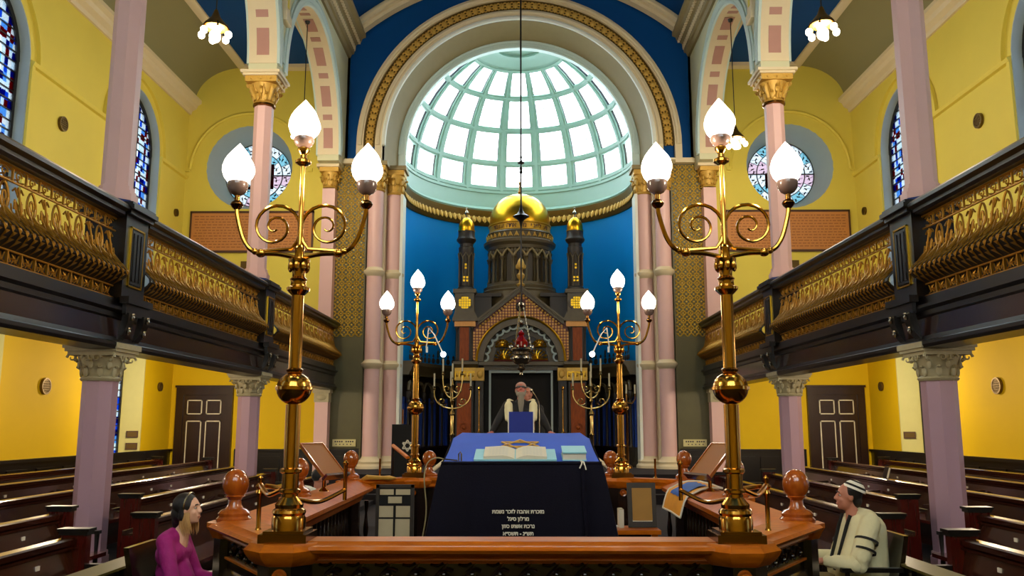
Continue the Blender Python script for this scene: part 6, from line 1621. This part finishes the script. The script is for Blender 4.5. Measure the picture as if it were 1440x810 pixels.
def seated(t, M, skin, female, torso_mt, leg_mt, head_c, hands, head_pitch=0.0, head_yaw=0.0, fem_scale=1.0):
    """a seated body facing local +Y with hips at the seat; one continuous body plus clothes over it"""
    SHZ = .56 if not female else .545
    hip = .46; S1 = 1 if not female else .86
    it, T, E_, k = head_items(head_c, head_pitch, female, head_yaw)
    neck = (0, head_c[1] - .03, head_c[2] - .13); ch = (0, -.08, hip + .48)
    body = list(it) + [('c', (0, head_c[1] - .025, head_c[2] - .05), .050 * S1, neck, .052 * S1), ('c', neck, .055 * S1, ch, .12 * S1), ('c', (-.09, -.08, hip + .43), .10 * S1, (.09, -.08, hip + .43), .10 * S1),
                       ('c', (0, -.07, hip + .3), .125 * S1, (0, -.02, hip + .08), .13), ('c', (-.08, 0, hip + .04), .11, (.08, 0, hip + .04), .11)]
    sleeves = []; legs = []; shoes = []
    for S in (-1, 1):
        sh = (S * .185 * S1, -.09, hip + SHZ); el, wr, dd, up = hands[0 if S < 0 else 1]
        body += [('c', (S * .1, -.085, hip + SHZ - .01), .06, sh, .058 * S1), ('c', sh, .055 * S1, el, .042 * S1), ('c', el, .041 * S1, wr, .027 * S1)] + hand_items(wr, dd, S * (1 if S else 1), up, .45)
        sleeves += [('c', (S * .07, -.085, hip + SHZ + .01), .075, sh, .078 * S1), ('c', sh, .076 * S1, el, .062 * S1), ('c', el, .060 * S1, lerp(el, wr, .88), .047 * S1)]
        kn = (S * .12, .46, hip + .06); an = (S * .12, .50, .09)
        body += [('c', (S * .09, .02, hip + .03), .085, kn, .058), ('c', kn, .056, an, .036), ('c', an, .036, (S * .13, .62, .04), .03)]
        legs += [('c', (S * .09, .0, hip + .03), .108, kn, .078), ('c', kn, .076, (S * .12, .50, .14), .060)]
        shoes += [('c', (S * .12, .48, .055), .048, (S * .135, .66, .042), .040)]
    b = blob(body, 'body', skin, t, .0075, M, 2)
    torso = [('c', (0, -.085, hip + SHZ + .02), .085 * S1, (0, -.08, hip + .3), .15 * S1), ('c', (-.08, -.08, hip + .44), .125 * S1, (.08, -.08, hip + .44), .125 * S1), ('c', (0, -.07, hip + .3), .155 * S1, (0, -.01, hip + .08), .165), ('c', (-.08, 0, hip + .04), .135, (.08, 0, hip + .04), .135)]
    c = blob(torso + sleeves, 'jacket' if not female else 'top', torso_mt, t, .012, M, 5)
    l = blob(legs + [('c', (-.07, 0, hip + .03), .128, (.07, 0, hip + .03), .128)], 'trousers', leg_mt, t, .014, M, 5)
    for q in range(2): blob([shoes[q]], 'shoe', 'shoe_black', t, .012, M, 3)
    eyes(T, k, t, M)
    return T, E_, k, c

# ---------------- man in white shawl, seated at the right, looking towards the platform
def chair(x, y, rz, label, cush):
    t = thing('armchair', label, 'chair', (x, y, 0))
    M_ = Matrix.Translation((x, y, 0)) @ Matrix.Rotation(rz, 4, 'Z')
    def bb(n, mt, f, s=0): m = MB(); f(m); m.xf(M_); m.build(n, mt, t, s)
    for (a, b) in ((-.24, .24), (.24, .24), (-.24, -.24), (.24, -.24)):
        bb('leg', 'ebony', lambda m: m.box(a - .022, a + .022, b - .022, b + .022, 0, .40 if b > 0 else .40))
    bb('seat_frame', 'ebony', lambda m: m.box(-.27, .27, -.27, .27, .33, .39))
    bb('cushion', cush, lambda m: m.lathe([(.36, .39), (.375, .41), (.36, .44), (.0, .455)], (0, 0, 0), 4, phase=PI / 4), 40)
    bb('backrest', 'dark_carved', lambda m: m.prism([(-.25, .40), (-.36, .94), (-.32, .94), (-.21, .40)], 'x', -.25, .25))
    for S in (-1, 1):
        bb('arm', 'ebony', lambda m: (m.box(S * .27 - .028, S * .27 + .028, -.28, .22, .655, .69), m.lathe([(.022, .39), (.028, .45), (.015, .52), (.022, .60), (.018, .66)], (S * .27, .17, 0), 8)), 30)
mx, my = 2.86, 7.5
chair(mx + .02, my, PI / 2, 'dark armchair with navy cushion holding the man in the white shawl', 'cushion_navy')
t = thing('person', 'seated man in cream prayer shawl with dark stripes and striped skullcap, looking left', 'person', (mx, my, .0))
M_ = Matrix.Translation((mx, my, 0)) @ Matrix.Rotation(PI / 2, 4, 'Z')
hands = [((-.26, .08, .70), (-.16, .30, .73), (.25, 1, -.15), (0, 0, 1)), ((.27, .03, .70), (.13, .27, .74), (-.3, 1, .0), (0, 0, 1))]
T, E_, k, cl = seated(t, M_, 'skin', False, 'tallit', 'khaki', (0, .01, 1.235), hands, .05, -.15)
blob([('e', T(0, -.035, .035), (.083, .092, .092), E_), ('e', T(0, -.07, -.03), (.068, .05, .06), E_), ('c', T(-.074, -.01, .02), .014, T(-.074, -.012, .06), .02), ('c', T(.074, -.01, .02), .014, T(.074, -.012, .06), .02)], 'hair', 'hair_dark', t, .008, M_, 3)
def skullcap(T, E_, mts, rr=.088):
    Rh = E_.to_matrix()
    for q, (a0, a1, mt) in enumerate(((0, .30, mts[0]), (.30, .58, mts[1]), (.58, .92, mts[0]), (.92, 1.12, mts[1]), (1.12, 1.32, mts[0]))):
        m = MB(); P = [(rr * 1.02 * math.sin(a), (rr * 1.10) * math.cos(a)) for a in linspace(a0, a1, 5)] + [(rr * .98 * math.sin(a), rr * 1.05 * math.cos(a)) for a in linspace(a1, a0, 5)]
        m.lathe(P, (0, 0, 0), 24, close=True); c_ = T(0, -.045, .038)
        m.xf(Matrix.Translation(c_) @ (Rh @ Matrix.Rotation(.35, 3, 'X')).to_4x4()); m.xf(M_)
        m.build('skullcap', mt, t)
skullcap(T, E_, ('white_plate', 'stripe_black'), .099)
# shawl over the shoulders and its dark bands
blob([('c', (-.17, -.10, 1.03), .088, (-.25, .03, .76), .080), ('c', (.17, -.10, 1.03), .088, (.26, .0, .76), .084), ('c', (-.10, -.11, 1.05), .092, (.10, -.11, 1.05), .092), ('c', (0, -.16, .96), .14, (0, -.14, .62), .16), ('c', (-.10, -.02, 1.04), .055, (-.10, .12, .62), .065), ('c', (.10, -.02, 1.04), .055, (.10, .12, .62), .065), ('c', (.25, .04, .70), .07, (.17, .2, .70), .06), ('c', (-.25, .04, .70), .07, (-.17, .2, .72), .06)], 'prayer_shawl', 'tallit', t, .012, M_, 4)
for S in (-1, 1):
    def armring(f, r, w_):
        a, b = Vector((S * .17, -.10, 1.03)), Vector((S * .258, .01, .76)); c_ = a.lerp(b, f); d = (b - a).normalized(); m = MB(); m.lathe([(r - .01, -w_), (r, -w_), (r, w_), (r - .01, w_)], (0, 0, 0), 20, close=True)
        m.xf(Matrix.Translation(c_) @ d.to_track_quat('Z', 'Y').to_matrix().to_4x4()); m.xf(M_); m.build('dark_stripe', 'stripe_black', t)
    armring(.50, .094, .009); armring(.78, .091, .009)
    m = MB(); m.tube([(S * .09, .03, 1.09), (S * .085, .065, 1.0), (S * .075, .12, .82), (S * .07, .18, .64)], .016, 6, flat=.6); m.xf(M_); m.build('dark_stripe', 'stripe_black', t)

# ---------------- woman in magenta, seated at the left, looking right
wx, wy = -2.56, 6.75
chair(wx, wy, -PI / 2, 'dark armchair with navy cushion holding the woman in magenta', 'cushion_navy')
t = thing('person', 'seated woman in magenta top and jeans with dark hair tied in a headband', 'person', (wx, wy, 0))
M_ = Matrix.Translation((wx, wy, -.03)) @ Matrix.Rotation(-PI / 2, 4, 'Z')
hands = [((-.23, .02, .70), (-.12, .26, .68), (.3, 1, -.1), (0, 0, 1)), ((.23, .02, .70), (.12, .26, .68), (-.3, 1, -.1), (0, 0, 1))]
T, E_, k, cl = seated(t, M_, 'skin_pale', True, 'magenta', 'denim', (0, .02, 1.225), hands, .06, -.1)
blob([('e', T(0, -.036, .038), (.088, .098, .096), E_), ('e', T(0, -.078, -.03), (.078, .058, .085), E_), ('c', T(-.066, -.02, .03), .026, T(-.074, -.03, -.06), .024), ('c', T(.066, -.02, .03), .026, T(.074, -.03, -.06), .024), ('c', T(0, -.09, -.02), .06, T(0, -.10, -.12), .04)], 'hair', 'hair_dark', t, .008, M_, 3)
for S in (-1, 1):
    for q in range(9):
        m = MB(); o_ = .009 * q; m.tube(smooth([T(S * (.064 + .002 * q), .03 - o_, -.02), T(S * (.072 + .003 * (q % 3)), .035 - o_, -.08), T(S * (.066 + .006 * (q % 2)), .045 - o_ * 1.2, -.135), T(S * (.058 + .004 * (q % 4)), .05 - o_, -.185 - .012 * (q % 3))]), [.0085] * 12 + [.007, .006, .005, .004, .003, .002, .001], 6); m.xf(M_); m.build('blond_lock', 'hair_blond', t)
m = MB(); m.tube([T(.094 * math.cos(a), .0 + .018 * math.sin(a), .035 + .102 * math.sin(a)) for a in linspace(-.25, PI + .25, 20)], .008, 6, flat=.6); m.xf(M_); m.build('headband', 'silver', t)
m = MB(); m.lathe([(.150, .485), (.162, .485), (.166, .51), (.154, .515)], (0, .01, 0), 20, close=True, sx=1.0, sy=.95); m.xf(M_); m.build('belt', 'white_thread', t)
# blue bag strap / bag hanging beside her chair
t = thing('handbag', 'bright blue bag with white strap ring hanging beside the woman\'s chair', 'bag', (wx - .12, wy - .42, .25))
m = MB(); m.prism([(-.12, .22), (.12, .22), (.10, .52), (.02, .60), (-.08, .52)], 'y', -.045, .045); m.xf(Matrix.Translation((wx - .12, wy - .42, 0))); m.build('bag_body', 'fabric_blue', t, 30)
m = MB(); m.tube([(wx - .20, wy - .42, .5), (wx - .12, wy - .40, .66), (wx - .02, wy - .34, .72), (wx - .02, wy - .42, .56)], .012, 6); m.build('strap', 'fabric_blue', t)
m = MB(); m.band('y', wx - .06, .66, .018, .03, wy - .40, wy - .385, 0, 2 * PI, 12); m.build('ring', 'silver', t)

# ---------------- bearded man at the pulpit, head tipped back, arms spread
t = thing('person', 'bearded man in white shawl and dark coat leaning on the pulpit, head raised', 'person', (.04, 12.32, .75))
M_ = Matrix.Translation((.045, 12.32, .75)) @ Matrix.Rotation(PI, 4, 'Z')
hc = (0, .03, 1.585)
it, T, E_, k = head_items(hc, .34)
body = list(it) + [('c', (0, .0, 1.53), .052, (0, -.02, 1.42), .056), ('c', (0, -.02, 1.42), .06, (0, -.03, 1.28), .12), ('c', (-.09, -.03, 1.28), .10, (.09, -.03, 1.28), .10), ('c', (0, -.03, 1.2), .125, (0, -.04, .98), .12), ('c', (-.07, -.04, .92), .11, (.07, -.04, .92), .11)]
coat = [('c', (0, -.03, 1.40), .085, (0, -.04, .95), .155), ('c', (-.10, -.03, 1.28), .12, (.10, -.03, 1.28), .12), ('c', (-.06, -.04, .9), .15, (-.08, -.04, .35), .12), ('c', (.06, -.04, .9), .15, (.08, -.04, .35), .12)]
for S in (-1, 1):
    sh, el, wr = (S * .19, -.03, 1.37), (S * .33, .10, 1.14), (S * .405, .31, .985)
    body += [('c', (S * .1, -.03, 1.36), .06, sh, .056), ('c', sh, .054, el, .042), ('c', el, .040, wr, .027)] + hand_items(wr, (S * .25, 1, -.12), S, (0, 0, 1), .55)
    coat += [('c', (S * .1, -.03, 1.36), .075, sh, .076), ('c', sh, .074, el, .060), ('c', el, .058, lerp(el, wr, .9), .044)]
    hp, kn, an = (S * .09, -.04, .9), (S * .10, -.02, .50), (S * .11, -.04, .08)
    body += [('c', hp, .085, kn, .058), ('c', kn, .055, an, .036), ('c', an, .036, (S * .12, .1, .035), .03)]
blob(body, 'body', 'skin_ruddy', t, .0075, M_, 2)
blob(coat, 'coat', 'suit_black', t, .012, M_, 5)
for S in (-1, 1):
    blob([('c', (S * .10, -.03, .9), .09, (S * .11, -.04, .12), .062)], 'trouser_leg', 'suit_black', t, .014, M_, 3)
    blob([('c', (S * .11, -.05, .05), .046, (S * .12, .14, .04), .038)], 'shoe', 'shoe_black', t, .012, M_, 3)
    # shawl fold over each shoulder, down the chest
    blob([('c', (S * .17, -.07, 1.42), .050, (S * .185, .05, 1.36), .055), ('c', (S * .175, .06, 1.37), .058, (S * .15, .125, 1.14), .042), ('c', (S * .21, .04, 1.33), .045, (S * .20, .10, 1.18), .04), ('c', (S * .15, -.10, 1.40), .06, (S * .12, -.15, 1.0), .06)], 'shawl_fold', 'tallit', t, .010, M_, 3)
    m = MB(); m.tube([(S * .235, .03, 1.40), (S * .25, .09, 1.30), (S * .235, .12, 1.16)], .012, 6); m.xf(M_); m.build('dark_stripe', 'stripe_black', t)
eyes(T, k, t, M_, 'beard_grey')
blob([('e', T(0, .066, -.085), (.050, .030, .050), E_), ('c', (0, .115, 1.49), .044, (0, .13, 1.40), .046), ('c', (0, .13, 1.40), .046, (0, .14, 1.27), .026), ('c', (0, .14, 1.27), .026, (0, .145, 1.17), .010), ('c', T(-.062, .015, -.02), .020, T(-.04, .055, -.09), .028), ('c', T(.062, .015, -.02), .020, T(.04, .055, -.09), .028)], 'beard', 'beard_grey', t, .008, M_, 2)
m = MB(); m.tube([T(-.075, .04, .022), T(-.05, .08, .022), T(0, .092, .022), T(.05, .08, .022), T(.075, .04, .022)], .011, 6, flat=.6); m.xf(M_); m.build('spectacles', 'ebony', t)
blob([('e', T(0, -.02, .062), (.080, .092, .066), E_)], 'skullcap', 'panel_pink', t, .009, M_, 2)
# ---------------- second man, mostly hidden behind him
t = thing('person', 'dark-suited man mostly hidden behind the bearded man at the pulpit', 'person', (.15, 13.35, .73))
M_ = Matrix.Translation((.15, 13.35, .73)) @ Matrix.Rotation(PI, 4, 'Z') @ Matrix.Scale(.97, 4)
it, T, E_, k = head_items((0, 0, 1.63), 0, yaw=.3)
body = list(it) + [('c', (0, -.02, 1.58), .052, (0, -.03, 1.46), .056), ('c', (0, -.03, 1.44), .06, (0, -.03, 1.3), .12), ('c', (0, -.03, 1.2), .12, (0, -.03, .95), .12)]
coat = [('c', (0, -.03, 1.42), .08, (0, -.03, .8), .15), ('c', (-.1, -.03, 1.30), .11, (.1, -.03, 1.30), .11), ('c', (-.05, -.03, .9), .14, (-.09, -.03, .14), .08), ('c', (.05, -.03, .9), .14, (.09, -.03, .14), .08)]
for S in (-1, 1):
    sh, el, wr = (S * .19, -.03, 1.40), (S * .23, -.02, 1.12), (S * .22, .06, .88)
    body += [('c', (S * .1, -.03, 1.38), .06, sh, .055), ('c', sh, .052, el, .042), ('c', el, .04, wr, .027), ('c', (S * .09, -.03, .9), .085, (S * .1, -.02, .5), .058), ('c', (S * .1, -.02, .5), .055, (S * .1, -.03, .08), .036), ('c', (S * .1, -.03, .05), .035, (S * .12, .1, .035), .03)] + hand_items(wr, (0, .15, -1), S, (S, 0, 0), .4)
    coat += [('c', sh, .072, el, .058), ('c', el, .056, lerp(el, wr, .9), .045)]
blob(body, 'body', 'skin', t, .0085, M_, 2); blob(coat, 'suit', 'suit_black', t, .014, M_, 4); eyes(T, k, t, M_)
blob([('e', T(0, -.03, .04), (.082, .09, .09), E_)], 'hair', 'hair_dark', t, .01, M_, 2)
for S in (-1, 1): blob([('c', (S * .1, -.04, .045), .044, (S * .115, .13, .04), .038)], 'shoe', 'shoe_black', t, .012, M_, 2)
# ---------------- man in white shawl seated behind the left book stand, head hidden by the board
px_, py_ = -2.42, 10.4
chair(px_, py_, PI, 'dark chair half hidden behind the left book stand', 'cushion_navy')
t = thing('person', 'seated figure in white shawl half hidden behind the left tilted book board', 'person', (px_, py_, 0))
M_ = Matrix.Translation((px_, py_, 0)) @ Matrix.Rotation(-PI / 2 + .5, 4, 'Z')
hands = [((-.24, .08, .72), (-.13, .32, .84), (.2, 1, .1), (0, 0, 1)), ((.25, .08, .72), (.13, .32, .84), (-.2, 1, .1), (0, 0, 1))]
T, E_, k, cl = seated(t, M_, 'skin', False, 'suit_black', 'suit_black', (0, .05, 1.20), hands, -.25)
blob([('e', T(0, -.03, .035), (.082, .092, .09), E_)], 'hair', 'hair_dark', t, .01, M_, 2)
blob([('c', (-.17, -.10, 1.03), .09, (-.24, .05, .72), .08), ('c', (.17, -.10, 1.03), .09, (.25, .05, .72), .08), ('c', (-.1, -.12, 1.03), .10, (.1, -.12, 1.03), .10), ('c', (0, -.14, .9), .13, (0, -.12, .6), .15), ('c', (.1, .02, .9), .06, (.1, .12, .6), .06)], 'prayer_shawl', 'white_paint', t, .012, M_, 4)
